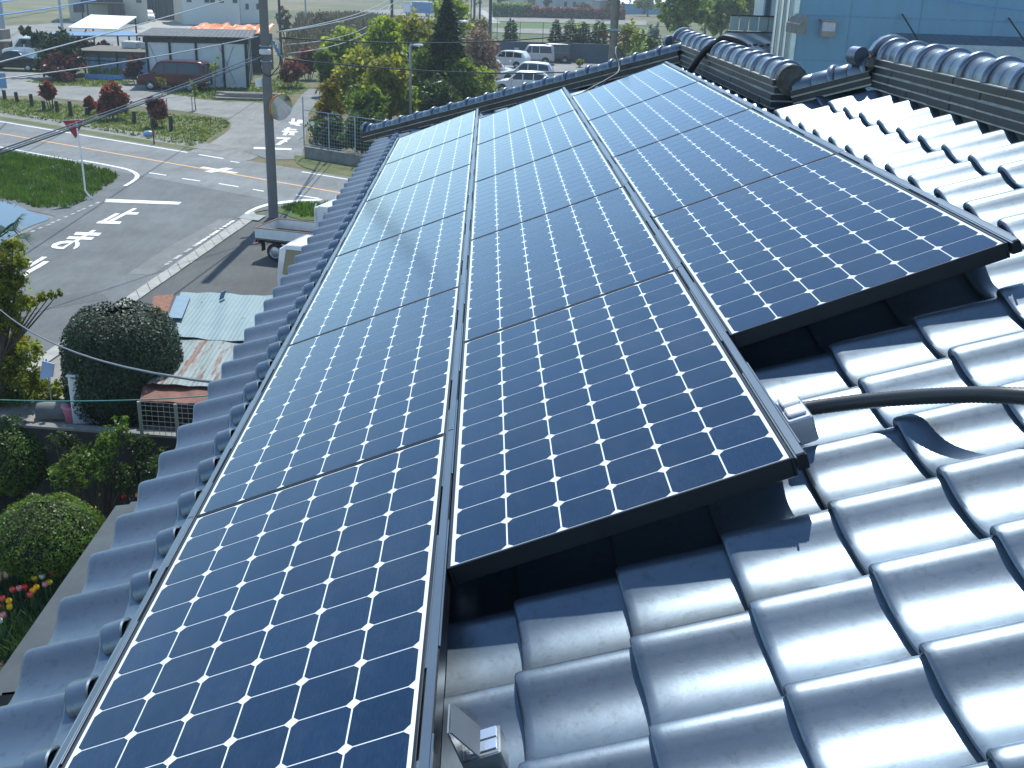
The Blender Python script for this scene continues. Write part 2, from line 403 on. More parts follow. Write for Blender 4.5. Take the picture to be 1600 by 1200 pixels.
for c, (u0, v0, tot) in enumerate(((-.8311, -.783, 6), (0, 0, 5), (.8302, .798, 4))):
    for n in range(tot):
        o = PROTO if first else copy_tree(PROTO); first = False
        o.location = UV(u0, v0 + n * 1.5625, 0); o['label'] = panel_label(c, n, tot); o['group'] = 'solar panels in three columns on the roof'
        PANELS.append(o)
# mounting rails: (u centre, v from, v to, width, label)
def rail(u, v0, v1, wd, label, joints):
    t = thing('mounting_rail', label, 'rail', UV(u, v0, 0), 0, 'rails between the solar panels'); t.rotation_euler = (0, -RA, 0)
    Ln = v1 - v0; b = MB(); b.box((0, Ln / 2, -.020), (wd - .008, Ln, .034)); b.build('rail_body', M_black, t)
    cuts = [0] + joints + [Ln]
    for a, e in zip(cuts[:-1], cuts[1:]):
        c = MB(); c.box((0, (a + e) / 2, -.0005), (wd * .60, e - a - .004, .006), 0, .0012); c.build('cover_strip', M_rail, t)
    k = 0; y = .25
    while y < Ln - .3:
        for s in (-1, 1):
            c = MB(); yy = y + (.06 if s > 0 else 0)
            c.box((s * wd * .38, yy, -.001), (wd * .14, .52, .005), 0, .001); c.build('clamp_strip', M_rail, t)
        y += .78
    return t
rail(-.0165, -1.9, 8.62, .033, 'grey rail between the eave column and the middle column of panels', [1.117 + .783 + 1.5625 * k - .78 for k in range(6)])
rail(.8140, .004, 7.83, .033, 'grey rail between the middle column and the column beside the ridge', [1.5625 * k for k in range(1, 5)])
rail(1.6460, .79, 7.06, .034, 'grey rail along the upper edge of the panels beside bright tiles', [1.5625 * k for k in range(1, 4)])
rail(-.8480, -1.9, 8.62, .032, 'dark grey rail along the lower edge of the panels above the eave', [1.117 + 1.5625 * k for k in range(6)])
# feet of the rails standing on the tiles
def foot(u, v, label, big=False):
    t = thing('rail_bracket', label, 'bracket', UV(u, v, -.1), 0, 'brackets carrying the rails'); t.rotation_euler = (0, -RA, 0)
    b = MB()
    b.box((.030, 0, -.012), (.075, .075, .05), 0, .003); b.build('base_block', M_zinc, t, auto=30)
    b = MB(); b.box((.036, .018, .0145), (.05, .026, .004)); b.box((.036, -.014, .0145), (.05, .026, .004)); b.build('top_plate', M_alu, t)
    b = MB(); b.slab([(.002, -.05, .09), (.034, -.06, .03), (.034, .02, .03), (.002, .03, .09)], .003); b.slab([(.0, -.05, .092), (.0, .03, .092), (.0, .03, .02), (.0, -.05, .02)], .003); b.build('angle_plate', M_zinc, t)
    return t
f0 = foot(.022, -.50, 'grey angle bracket on a tile beside the nearest panel')
for k, v in enumerate((1.25, 2.1, 2.95, 3.9)):
    o = copy_tree(f0); o.location = UV(1.664, v, -.1)
    o['label'] = ['white sunlit bracket at the upper rail nearest the viewer', 'white sunlit bracket at the upper rail, second from near end', 'white sunlit bracket at the upper rail, third from near end', 'white sunlit bracket at the upper rail by the stepped ridge'][k]
# corrugated conduit with its connector box
t = thing('connector_box', 'small white connector box at the rail end where the corrugated conduit starts', 'box', RP(1241, 650, -.062)); t.rotation_euler = (0, -RA, 0)
b = MB(); b.box((0, -.01, -.01), (.062, .13, .07), 0, .004); b.build('housing', M_alu, t, auto=30)
b = MB(); b.box((0, .02, .032), (.045, .05, .014), 0, .003); b.box((0, -.035, .030), (.045, .045, .01), 0, .003); b.build('lid', mat('white_plastic', (.75, .76, .76), .4), t, auto=30)
def corrugated(path, r, name, m, label, cat, dense=.011):
    P = [Vector(p) for p in path]; Q = []
    for i in range(len(P) - 1):
        p0, p1, p2, p3 = P[max(i - 1, 0)], P[i], P[i + 1], P[min(i + 2, len(P) - 1)]
        n = max(2, int((p2 - p1).length / (dense / 2)))
        for k in range(n):
            x = k / n; Q.append(.5 * ((2 * p1) + (p2 - p0) * x + (2 * p0 - 5 * p1 + 4 * p2 - p3) * x * x + (3 * p1 - p0 - 3 * p2 + p3) * x ** 3))
    Q.append(P[-1]); mb = MB(); mb.tube(Q, [r * (1.0 if i % 2 else .955) for i in range(len(Q))], 12)
    return tag(mb.build(name, m, None, auto=60), label, cat)
M_rub = mat('conduit_rubber', (.028, .031, .035), .4, 0, .1); M_hose = mat('hose_rubber', (.012, .013, .015), .5, 0, .1)
corrugated([RP(1250, 640, -.075), RP(1290, 634, -.076), RP(1350, 627, -.074), RP(1420, 621, -.068), RP(1500, 617, -.055), RP(1580, 618, -.045), RP(1680, 627, -.055), RP(1800, 645, -.07)],
           .0195, 'corrugated_conduit', M_rub, 'dark corrugated conduit arching over the bright tiles from the connector box', 'conduit')
# black hose over the lower ridge, thin cable over the hip
def curve(path, r, name, m, label, cat, n=8, sub=8, group=None):
    P = [Vector(p) for p in path]; Q = []
    for i in range(len(P) - 1):
        p0, p1, p2, p3 = P[max(i - 1, 0)], P[i], P[i + 1], P[min(i + 2, len(P) - 1)]
        for k in range(sub):
            x = k / sub; Q.append(.5 * ((2 * p1) + (p2 - p0) * x + (2 * p0 - 5 * p1 + 4 * p2 - p3) * x * x + (3 * p1 - p0 - 3 * p2 + p3) * x ** 3))
    Q.append(P[-1]); mb = MB(); mb.tube(Q, r, n)
    return tag(mb.build(name, m, None, smooth=True), label, cat, group)
curve([AY(1078, 112, 6.55), AY(1088, 96, 6.5), AY(1103, 78, 6.45), AY(1118, 68, 6.4), (r1x + .01, 6.33, .835), (r1x + .15, 6.25, .78), (r1x + .35, 6.2, .55)], .027, 'black_hose', M_hose,
      'thick black hose bent over the lower ridge', 'hose')
curve([UV(.83, 7.0, -.02), UV(1.0, 7.32, -.03), UV(1.2, 7.62, -.04), UV(1.33, 7.85, -.03), UV(1.36, 8.03, .10), UV(1.40, 8.14, .135), UV(1.45, 8.3, .02)], .010, 'cable_conduit', mat('conduit_grey', (.04, .042, .045), .5),
      'thin grey conduit running from the panels over the hip ridge', 'conduit')
# ------------------------------------------------------------------ ground, roads, water
def sheet(name, poly, h, m, kind='structure', label=None, cat=None, parent=None, group=None):
    """a flat sheet on the ground; poly in world xy"""
    mb = MB(); mb.add([(p[0], p[1], GZ + h) for p in poly], [tuple(range(len(poly)))])
    o = mb.build(name, m, parent)
    if o.data.polygons[0].normal.z < 0: o.data.flip_normals()
    if kind: o['kind'] = kind
    return tag(o, label, cat, group)
def GP(pts): return [G(x, y) for x, y in pts]
def smoothpoly(pts, n=6):
    P = [Vector((p[0], p[1])) for p in pts]; Q = []; N_ = len(P)
    for i in range(N_):
        p0, p1, p2, p3 = P[i - 1], P[i], P[(i + 1) % N_], P[(i + 2) % N_]
        for k in range(n):
            x = k / n; Q.append(.5 * ((2 * p1) + (p2 - p0) * x + (2 * p0 - 5 * p1 + 4 * p2 - p3) * x * x + (3 * p1 - p0 - 3 * p2 + p3) * x ** 3))
    return Q
def ragged(pts, n=10, amp=.25):
    Q = []; P = [Vector((p[0], p[1])) for p in pts]
    for i in range(len(P)):
        a, b = P[i], P[(i + 1) % len(P)]; nrm = Vector((-(b - a).y, (b - a).x)).normalized(); L_ = (b - a).length; k_ = max(2, min(60, int(L_ / .5)))
        for k in range(k_): Q.append(a.lerp(b, k / k_) + nrm * rnd.uniform(-amp, amp))
    return Q

def ground_mat():
    m, N, L, P = newmat('field_ground')
    n1 = noise(N, L, .035, 4, .6); n2 = noise(N, L, .9, 6, .7); n3 = noise(N, L, 6, 5, .7)
    a = ramp(N, L, n1.outputs['Fac'], [(.36, (.075, .105, .03)), (.5, (.14, .125, .06)), (.66, (.20, .165, .095))])
    b = ramp(N, L, n2.outputs['Fac'], [(.3, (.6, .62, .6)), (.7, (1.3, 1.25, 1.15))])
    c = mixc(N, L, 1, a.outputs[0], b.outputs[0], 'MULTIPLY')
    d = ramp(N, L, n3.outputs['Fac'], [(.3, (.7, .7, .7)), (.7, (1.2, 1.2, 1.2))])
    L.new(mixc(N, L, 1, c, d.outputs[0], 'MULTIPLY'), P.inputs['Base Color']); P.inputs['Roughness'].default_value = .95
    bump(N, L, P, n3.outputs['Fac'], .5, .08); return m
def asphalt_mat(name, c, cracks=True, rough=.82):
    m, N, L, P = newmat(name)
    n1 = noise(N, L, .35, 5, .65); n2 = noise(N, L, 45, 3, .7); n3 = noise(N, L, 3.5, 6, .75, stretch=(1, .25, 1))
    lo, hi = tuple(x * .76 for x in c), tuple(x * 1.24 for x in c)
    a = ramp(N, L, n1.outputs['Fac'], [(.3, lo), (.7, hi)])
    b = ramp(N, L, n2.outputs['Fac'], [(.3, (.72,) * 3), (.7, (1.28,) * 3)])
    d = ramp(N, L, n3.outputs['Fac'], [(.35, (.85, .85, .86)), (.65, (1.1, 1.1, 1.08))])
    x = mixc(N, L, 1, a.outputs[0], b.outputs[0], 'MULTIPLY'); x = mixc(N, L, 1, x, d.outputs[0], 'MULTIPLY')
    L.new(x, P.inputs['Base Color']); P.inputs['Roughness'].default_value = rough; P.inputs['Specular IOR Level'].default_value = .35
    bump(N, L, P, n2.outputs['Fac'], .35, .01); return m
def grass_ground(name, g, br, scale=.8):
    m, N, L, P = newmat(name)
    n1 = noise(N, L, scale, 5, .7); n3 = noise(N, L, 9, 5, .75)
    a = ramp(N, L, n1.outputs['Fac'], [(.35, g), (.62, br)]); d = ramp(N, L, n3.outputs['Fac'], [(.3, (.5, .5, .5)), (.7, (1.4, 1.4, 1.3))])
    L.new(mixc(N, L, 1, a.outputs[0], d.outputs[0], 'MULTIPLY'), P.inputs['Base Color']); P.inputs['Roughness'].default_value = .95
    bump(N, L, P, n3.outputs['Fac'], .6, .06); return m
M_road = asphalt_mat('road_asphalt', (.175, .182, .180)); M_side = asphalt_mat('side_road_asphalt', (.120, .127, .128))
M_lot = asphalt_mat('parking_asphalt', (.080, .082, .078)); M_gravel = asphalt_mat('gravel', (.235, .23, .215), rough=.95)
M_conc = mat('concrete', (.33, .32, .29), .85, 0, .2, 3, .25, 50); M_concd = mat('old_concrete', (.20, .195, .18), .9, 0, .3, 2.5, .3, 40)
M_white = mat('road_paint', (.74, .74, .72), .7, 0, .12, 9); M_orange = mat('orange_road_paint', (.62, .33, .12), .7, 0, .2, 6)
M_worn = mat('worn_road_paint', (.42, .42, .41), .75, 0, .3, 12)
M_grass = grass_ground('verge_grass', (.06, .105, .018), (.15, .14, .06)); M_grass2 = grass_ground('lush_grass', (.05, .11, .014), (.09, .13, .025))
M_dry = grass_ground('dry_reeds', (.20, .155, .085), (.13, .125, .06), .3); M_soil = grass_ground('garden_soil', (.030, .025, .018), (.062, .05, .036), 1.5)
M_paddy = asphalt_mat('paddy_soil', (.22, .20, .18), rough=.9)

sheet('ground', [(-900, -60), (900, -60), (900, 1500), (-900, 1500)], 0, ground_mat())
# far fields
sheet('dry_field', ragged(GP([(440, 95), (470, 25), (760, 18), (700, 60), (600, 95)]), amp=.8), .004, M_dry)
sheet('far_field', ragged(GP([(555, 26), (560, 16), (800, 10), (790, 20), (680, 30)]), amp=.8), .008, M_paddy)
sheet('paddy_field', ragged(GP([(770, 50), (780, 24), (1010, 32), (1010, 58)]), amp=.5), .006, M_paddy)
sheet('grass_field', ragged(GP([(770, 44), (775, 33), (1010, 39), (1010, 46)]), amp=.5), .010, M_grass2)
sheet('far_meadow', ragged(GP([(-60, 40), (-60, -8), (220, -8), (110, 36)]), amp=1.0), .005, grass_ground('meadow_grass', (.10, .115, .045), (.19, .165, .10), .12))
sheet('gravel_yard', ragged(GP([(-80, 105), (-60, 44), (60, 38), (150, 30), (260, 28), (330, 40), (300, 60), (110, 95)]), amp=.5), .008, M_gravel)
sheet('car_park', GP([(690, 175), (730, 92), (1035, 92), (1035, 175)]), .010, asphalt_mat('car_park_asphalt', (.21, .205, .20)))
sheet('gravel_lot', smoothpoly(GP([(-120, 150), (-100, 108), (120, 118), (250, 128), (400, 150), (430, 165), (440, 205), (392, 250), (300, 238), (325, 226), (360, 200), (345, 185), (270, 172), (150, 160), (30, 150)]), 5), .012, M_gravel)
sheet('yard_grass', ragged(GP([(255, 146), (300, 136), (420, 128), (455, 110), (485, 140), (420, 162), (385, 160), (330, 158)]), amp=.3), .016, M_grass)
sheet('tree_island_grass', ragged(GP([(40, 128), (140, 122), (215, 128), (160, 136), (80, 134)]), amp=.3), .016, M_grass)
sheet('front_verge', ragged(GP([(-90, 152), (30, 154), (150, 168), (270, 178), (352, 184), (362, 196), (318, 226), (300, 232), (245, 222), (100, 196), (-90, 170)]), amp=.2), .016, M_grass)
# main road with its shoulder, pavement and lines
rc = Vector((-12.0, 44.0)); rd = Vector((.825, -.565)).normalized(); rn = Vector((-rd.y, rd.x))
def strip(name, s0, s1, o0, o1, h, m):
    P = lambda s, o: rc + rd * s + rn * o
    n = max(1, int((s1 - s0) / 8)); pts = [P(s0 + (s1 - s0) * k / n, o0) for k in range(n + 1)] + [P(s1 - (s1 - s0) * k / n, o1) for k in range(n + 1)]
    return sheet(name, pts, h, m)
strip('roadside_path', -120, -3.0, 3.55, 5.0, .020, M_concd)
strip('roadside_grass', -120, -4.2, 2.75, 3.6, .024, M_grass)
strip('main_road', -140, 90, -2.75, 2.75, .028, M_road)
strip('edge_line', -140, -3.6, 2.33, 2.47, .032, M_white)
strip('edge_line', -2.8, -1.2, 2.30, 2.44, .032, M_white)
strip('edge_line', 3.6, 70, 2.28, 2.40, .032, M_white)
strip('centre_line', -140, 70, -.07, .07, .032, M_orange)
strip('edge_line', -140, -5.2, -2.44, -2.32, .032, M_white)
for a, b in ((-2.6, -1.5), (-.4, .8), (1.9, 3.0), (-.9, .5)):
    pass
for px0, px1 in (((233, 271), (260, 275)), ((285, 280), (313, 284)), ((342, 288), (373, 293)), ((463, 306), (498, 311)), ((360, 253), (374, 255)), ((395, 297), (412, 300))):
    a, b = G(*px0), G(*px1); w = Vector((0, .07, 0)); sheet('dash_line', [a - w, b - w, b + w, a + w], .032, M_white)
cx = G(342, 267); 
def cross_poly(c, L_, w_, L2, w2):
    d = rd; n = rn; P = lambda s, o: Vector((c.x, c.y)) + d * s + n * o
    return [P(-L_, -w_), P(-w2, -w_), P(-w2, -L2), P(w2, -L2), P(w2, -w_), P(L_, -w_), P(L_, w_), P(w2, w_), P(w2, L2), P(-w2, L2), P(-w2, w_), P(-L_, w_)]
sheet('cross_mark', cross_poly(cx, 1.05, .13, .62, .22), .036, M_white)
# side road
sheet('road_junction', [rc + rd * s + rn * o for s, o in ((-5.5, -2.7), (8, -2.7), (8, -9.5), (-2.5, -9.5))], .025, M_side)
sheet('junction_verge', ragged(GP([(462, 243), (480, 247), (600, 268), (640, 300), (560, 286), (500, 272), (460, 255)]), amp=.1), .027, M_grass)
sheet('side_road', GP([(172, 307), (292, 300), (418, 306), (425, 322), (403, 331), (247, 437), (72, 567), (-30, 650), (-600, 900), (-420, 560), (-60, 410), (0, 386), (80, 342)]), .026, M_side)
def ribbon(pts, hw):
    P = [Vector((p.x, p.y)) for p in pts]; L_, R_ = [], []
    for i, p in enumerate(P):
        d = (P[min(i + 1, len(P) - 1)] - P[max(i - 1, 0)]).normalized(); n = Vector((-d.y, d.x)) * hw; L_.append(p + n); R_.append(p - n)
    return L_ + R_[::-1]
sheet('corner_line', ribbon(GP([(125, 251.3), (160, 257.5), (190, 263.5), (203, 267), (211, 271), (215, 275.5), (213, 280.5), (206, 286), (195, 292)]), .085), .036, M_white)
sheet('stop_line', GP([(166, 312), (284, 317), (279, 321), (163, 317)]), .034, M_white)
cw = lambda pts, o=(0, 300), s=.15: GP([(o[0] + s * x, o[1] + s * y) for x, y in pts])
def paint(name, polys, label, o=(0, 300), s=.15, h=.034):
    mb = MB()
    for k, p in enumerate(polys):
        q = cw(p, o, s); mb.add([(v.x, v.y, GZ + h + k * .0006) for v in q], [tuple(range(len(q)))])
    ob = mb.build(name, M_white)
    for p in ob.data.polygons:
        if p.normal.z < 0: p.flip()
    ob['kind'] = 'structure'; return ob
paint('road_lettering', [
    [(1385, 180), (1430, 181), (1170, 320), (1112, 320)], [(1340, 222), (1452, 222), (1430, 245), (1300, 243)], [(1203, 232), (1250, 235), (1092, 320), (1040, 320)], [(1035, 312), (1272, 318), (1245, 345), (998, 336)],
    [(962, 407), (1005, 409), (812, 524), (762, 524)], [(795, 428), (1060, 437), (1030, 468), (768, 458)], [(720, 473), (985, 483), (955, 510), (690, 500)],
    [(532, 578), (555, 552), (625, 528), (700, 518), (775, 520), (740, 542), (640, 550), (592, 572), (590, 583)], [(532, 578), (590, 578), (655, 585), (735, 540), (790, 520), (662, 607), (590, 603), (545, 592)],
    [(775, 520), (812, 522), (832, 545), (828, 570), (808, 592), (768, 608), (765, 600), (788, 570), (785, 540)],
    [(440, 687), (497, 690), (325, 790), (262, 798)], [(455, 735), (517, 737), (430, 792), (345, 838), (268, 893), (212, 880), (300, 825), (380, 780)], [(290, 735), (345, 735), (180, 850), (120, 845)], [(150, 790), (290, 770), (300, 790), (130, 812)],
    [(100, 880), (165, 840), (150, 905), (60, 920)]], 'x')
paint('road_lettering', [
    [(120, 908), (152, 908), (215, 868), (185, 868)], [(128, 862), (216, 864), (214, 872), (126, 870)], [(168, 878), (198, 878), (170, 895), (140, 895)], [(150, 884), (196, 886), (196, 891), (148, 890)],
    [(195, 800), (216, 801), (190, 850), (165, 849)], [(165, 820), (262, 824), (258, 832), (160, 828)], [(178, 808), (255, 811), (252, 818), (175, 816)], [(200, 828), (240, 832), (240, 850), (196, 848), (214, 842)],
    [(225, 745), (245, 745), (235, 782), (212, 781)], [(205, 765), (300, 768), (298, 775), (204, 772)], [(262, 752), (298, 753), (296, 760), (255, 790), (240, 785)], [(216, 772), (240, 772), (285, 790), (260, 792)]], 'x', (400, 0), .25, .030)
sheet('opposite_road', GP([(380, 236), (402, 222), (440, 190), (455, 172), (470, 150), (482, 140), (497, 140), (500, 152), (482, 178), (476, 225), (470, 250), (420, 250)]), .022, M_road)
sheet('stop_line', GP([(397, 230.5), (456, 233), (455, 235.5), (396, 233.5)]), .030, M_white)
sheet('asphalt_patch', GP([(200, 429), (238, 431), (300, 388), (366, 342), (342, 344), (262, 388)]), .030, asphalt_mat('patch_asphalt', (.165, .17, .165)))
sheet('asphalt_patch', GP([(60, 470), (150, 455), (170, 468), (70, 486)]), .030, asphalt_mat('dark_patch_asphalt', (.10, .106, .108)))
# worn edge lines of the side road
for k in range(15):
    x = 12 + (160 - 12) * (k + rnd.uniform(-.2, .2)) / 15; y = 386 + (317 - 386) * (x - 4) / 156 - 2
    a = G(x, y); b = G(x + rnd.uniform(3, 7), y - 2); w = Vector((.05, 0.03, 0)); sheet('worn_line', [a - w, b - w, b + w, a + w], .034, M_worn)
for k in range(22):
    f = k / 22; x = 365 + (252 - 365) * f; y = 346 + (420 - 346) * f
    if f > .42 and k % 3 == 0: continue
    dx = 8 * (1 - f * .6) * rnd.uniform(.6, 1.1); a, b = G(x, y), G(x - dx, y + dx * .66); w = Vector((.06, .03, 0)); sheet('worn_line', [a - w, b - w, b + w, a + w], .034, M_white if f < .5 else M_worn)
sheet('worn_line', smoothpoly(GP([(383, 334), (400, 325), (420, 319), (440, 316), (470, 313), (500, 312), (500, 314.5), (470, 316), (440, 319.5), (420, 322.5), (402, 328), (386, 336.5)]), 3), .034, M_white)
# concrete gutter between road and parking lot, in pieces
gl_a = [G(395, 331), G(60, 561)]; gl_b = [G(403, 340), G(63, 577)]
mbs = MB(); n = 34
A0, A1 = gl_a[0], gl_a[0] + (gl_a[1] - gl_a[0]) * 1.6; B0, B1 = gl_b[0], gl_b[0] + (gl_b[1] - gl_b[0]) * 1.6
for k in range(n):
    f0, f1 = (k + .02) / n, (k + .98) / n
    q = [A0.lerp(A1, f0), A0.lerp(A1, f1), B0.lerp(B1, f1), B0.lerp(B1, f0)]; dz = GZ + .05 + rnd.uniform(-.006, .006)
    mbs.add([(p.x, p.y, dz) for p in q] + [(p.x, p.y, GZ) for p in q], [(0, 1, 2, 3), (3, 2, 6, 7), (0, 4, 5, 1), (1, 5, 6, 2), (0, 3, 7, 4)])
g_ = mbs.build('kerb_gutter', M_conc); g_['kind'] = 'structure'
sheet('parking_lot', [gl_b[0], gl_b[1], G(63, 577) + Vector((0, -3, 0)), (-3, 17, 0), (-1.5, 24, 0), (-1.5, 37, 0), G(520, 322), G(430, 322)], .012, M_lot)
sheet('corner_island', ragged(GP([(432, 332), (445, 322), (470, 318), (510, 318), (540, 325), (540, 345), (470, 345)]), amp=.05), .03, M_grass2)
sheet('manhole', smoothpoly(GP([(325, 359), (333, 356.5), (341, 359), (333, 362)]), 6), .034, M_concd)
sheet('drain_cover', GP([(372, 343), (383, 336), (416, 339), (404, 347)]), .056, mat('drain_steel', (.20, .21, .21), .6, .4, .2))
# grass triangle, pond and its bank
sheet('grass_triangle', ragged(GP([(-120, 232), (20, 239), (110, 254), (178, 268), (187, 276), (176, 288), (128, 321), (104, 328), (60, 330), (20, 318), (-120, 300)]), amp=.08), .016, M_grass2)
sheet('bank', ragged(GP([(-120, 296), (20, 314), (62, 327), (105, 325), (172, 292), (188, 278), (196, 292), (165, 313), (84, 345), (10, 386), (-20, 398), (-120, 430)]), amp=.06), .012, M_concd)
m, N_, L_, P_ = newmat('pond_water'); P_.inputs['Base Color'].default_value = (.05, .06, .055, 1); P_.inputs['Roughness'].default_value = .04; P_.inputs['Specular IOR Level'].default_value = .9
bump(N_, L_, P_, noise(N_, L_, 1.6, 2).outputs['Fac'], .05, .03)
sheet('pond_water', smoothpoly(GP([(-260, 300), (-60, 305), (12, 316), (50, 333), (78, 342), (40, 358), (4, 379), (-40, 398), (-200, 460), (-400, 480)]), 4), .030, m)
# garden ground
sheet('garden_soil', [(-16, -8, 0), (-1, -8, 0), (-1, 14.2, 0), (-16, 14.2, 0)], .016, M_soil)
sheet('driveway', [G(63, 577), G(20, 680), G(200, 700), G(330, 690), G(300, 560), G(180, 500)], .014, asphalt_mat('driveway_gravel', (.26, .24, .21), rough=.95))

# grass tufts: ground cover
def tufts(name, polys, dens, h, m, seed=1, wd=.03):
    g = np.random.default_rng(seed); V = []; F = []
    for poly in polys:
        P = [(p[0], p[1]) for p in poly]; xs = [p[0] for p in P]; ys = [p[1] for p in P]
        area = abs(sum(P[i][0] * P[(i + 1) % len(P)][1] - P[(i + 1) % len(P)][0] * P[i][1] for i in range(len(P)))) / 2
        cnt = int(area * dens); k = 0; tries = 0
        while k < cnt and tries < cnt * 8:
            tries += 1; x = g.uniform(min(xs), max(xs)); y = g.uniform(min(ys), max(ys)); ins = False
            for i in range(len(P)):
                (x1, y1), (x2, y2) = P[i], P[i - 1]
                if (y1 > y) != (y2 > y) and x < (x2 - x1) * (y - y1) / (y2 - y1) + x1: ins = not ins
            if not ins: continue
            k += 1; hh = h * g.uniform(.4, 1.3)
            for b in range(3):
                a = g.uniform(0, 6.28); lx, ly = g.normal(0, .35, 2) * hh; w = wd * g.uniform(.6, 1.4); bb = len(V); ox, oy = g.normal(0, .05, 2)
                V += [(x + ox - math.cos(a) * w, y + oy - math.sin(a) * w, GZ), (x + ox + math.cos(a) * w, y + oy + math.sin(a) * w, GZ), (x + ox + lx, y + oy + ly, GZ + hh)]; F.append((bb, bb + 1, bb + 2))
    mb = MB(); mb.v = V; mb.f = F; o = mb.build(name, m); o['kind'] = 'stuff'; o['label'] = 'short green grass growing along the road verges'; o['category'] = 'grass'; return o
ML_grass = leafmat('grass_blade', [(.08, .15, .022), (.13, .20, .035), (.20, .21, .06)], .6, .45)
ML_lush = leafmat('lush_grass_blade', [(.045, .11, .012), (.075, .155, .022), (.12, .18, .035)], .6, .45)
tufts('grass', [GP([(-40, 238), (20, 240), (110, 255), (176, 270), (184, 277), (172, 288), (126, 318), (100, 325), (60, 326), (20, 314), (-40, 306)]),
                GP([(440, 325), (470, 319), (530, 320), (530, 340), (470, 340)])], 110, .19, ML_lush, 1)
tufts('grass', [GP([(-60, 156), (30, 156), (150, 170), (270, 180), (350, 186), (358, 196), (318, 224), (300, 230), (245, 220), (100, 194), (-60, 168)]),
                GP([(255, 146), (300, 137), (420, 129), (450, 112), (480, 140), (420, 160), (385, 158), (330, 156)]), GP([(40, 128), (140, 122), (215, 128), (160, 136), (80, 134)])], 24, .13, ML_grass, 2, .04)
# ------------------------------------------------------------------ vehicles
M_tyre = mat('tyre', (.018, .018, .018), .85); M_rim = mat('wheel_rim', (.45, .46, .48), .35, .8); M_vglass = glass_dark('car_glass')
M_lampr = mat('tail_lamp', (.45, .02, .02), .25); M_lampw = mat('head_lamp', (.75, .77, .8), .15); M_plast = mat('black_plastic', (.025, .025, .027), .6)
V_plate = mat('plate_white', (.7, .7, .68), .4)
def paintmat(name, c, metal=.0, rough=.28): return mat(name, c, rough, metal, .04, 2, coat=.8)
V_white = paintmat('white_car_paint', (.80, .81, .82)); V_silver = paintmat('silver_car_paint', (.46, .44, .45), .5, .35); V_black = mat('black_car_paint', (.006, .007, .012), .12, 0, .04, 2, spec=.35)
V_red = mat('wine_car_paint', (.075, .004, .010), .25, 0, .04, 2, spec=.4); V_pink = paintmat('pale_pink_car_paint', (.84, .77, .80)); V_blue = paintmat('dark_blue_car_paint', (.02, .03, .05))
STY = {
 # x along the car (0 = nose .. 1 = tail): roofline; windows as fractions of the length; all heights as fractions of H
 'van':   dict(top=[(0, .36), (.02, .48), (.16, .56), (.19, .58), (.30, .93), (.36, .985), (.70, 1.0), (.94, .98), (.985, .90), (1, .50), (1, .22)], belt=.56, glass=[(.235, .34, .40), (.42, .42, .60), (.62, .62, .93)], wheels=(.19, .77)),
 'wagon': dict(top=[(0, .36), (.02, .46), (.22, .58), (.28, .60), (.42, .95), (.48, .99), (.70, 1.0), (.90, .95), (.985, .66), (1, .50), (1, .24)], belt=.60, glass=[(.325, .43, .52), (.54, .54, .70), (.72, .72, .91)], wheels=(.18, .79)),
 'sedan': dict(top=[(0, .38), (.03, .50), (.26, .62), (.30, .64), (.44, .96), (.50, 1.0), (.62, .99), (.80, .70), (.97, .64), (1, .52), (1, .26)], belt=.64, glass=[(.345, .45, .53), (.55, .55, .63), (.65, .64, .74)], wheels=(.19, .80)),
 'kei':   dict(top=[(0, .34), (.015, .46), (.10, .54), (.14, .58), (.24, .95), (.30, .99), (.70, 1.0), (.93, .985), (.985, .92), (1, .52), (1, .20)], belt=.54, glass=[(.19, .29, .42), (.44, .44, .66), (.68, .68, .95)], wheels=(.17, .82)),
}
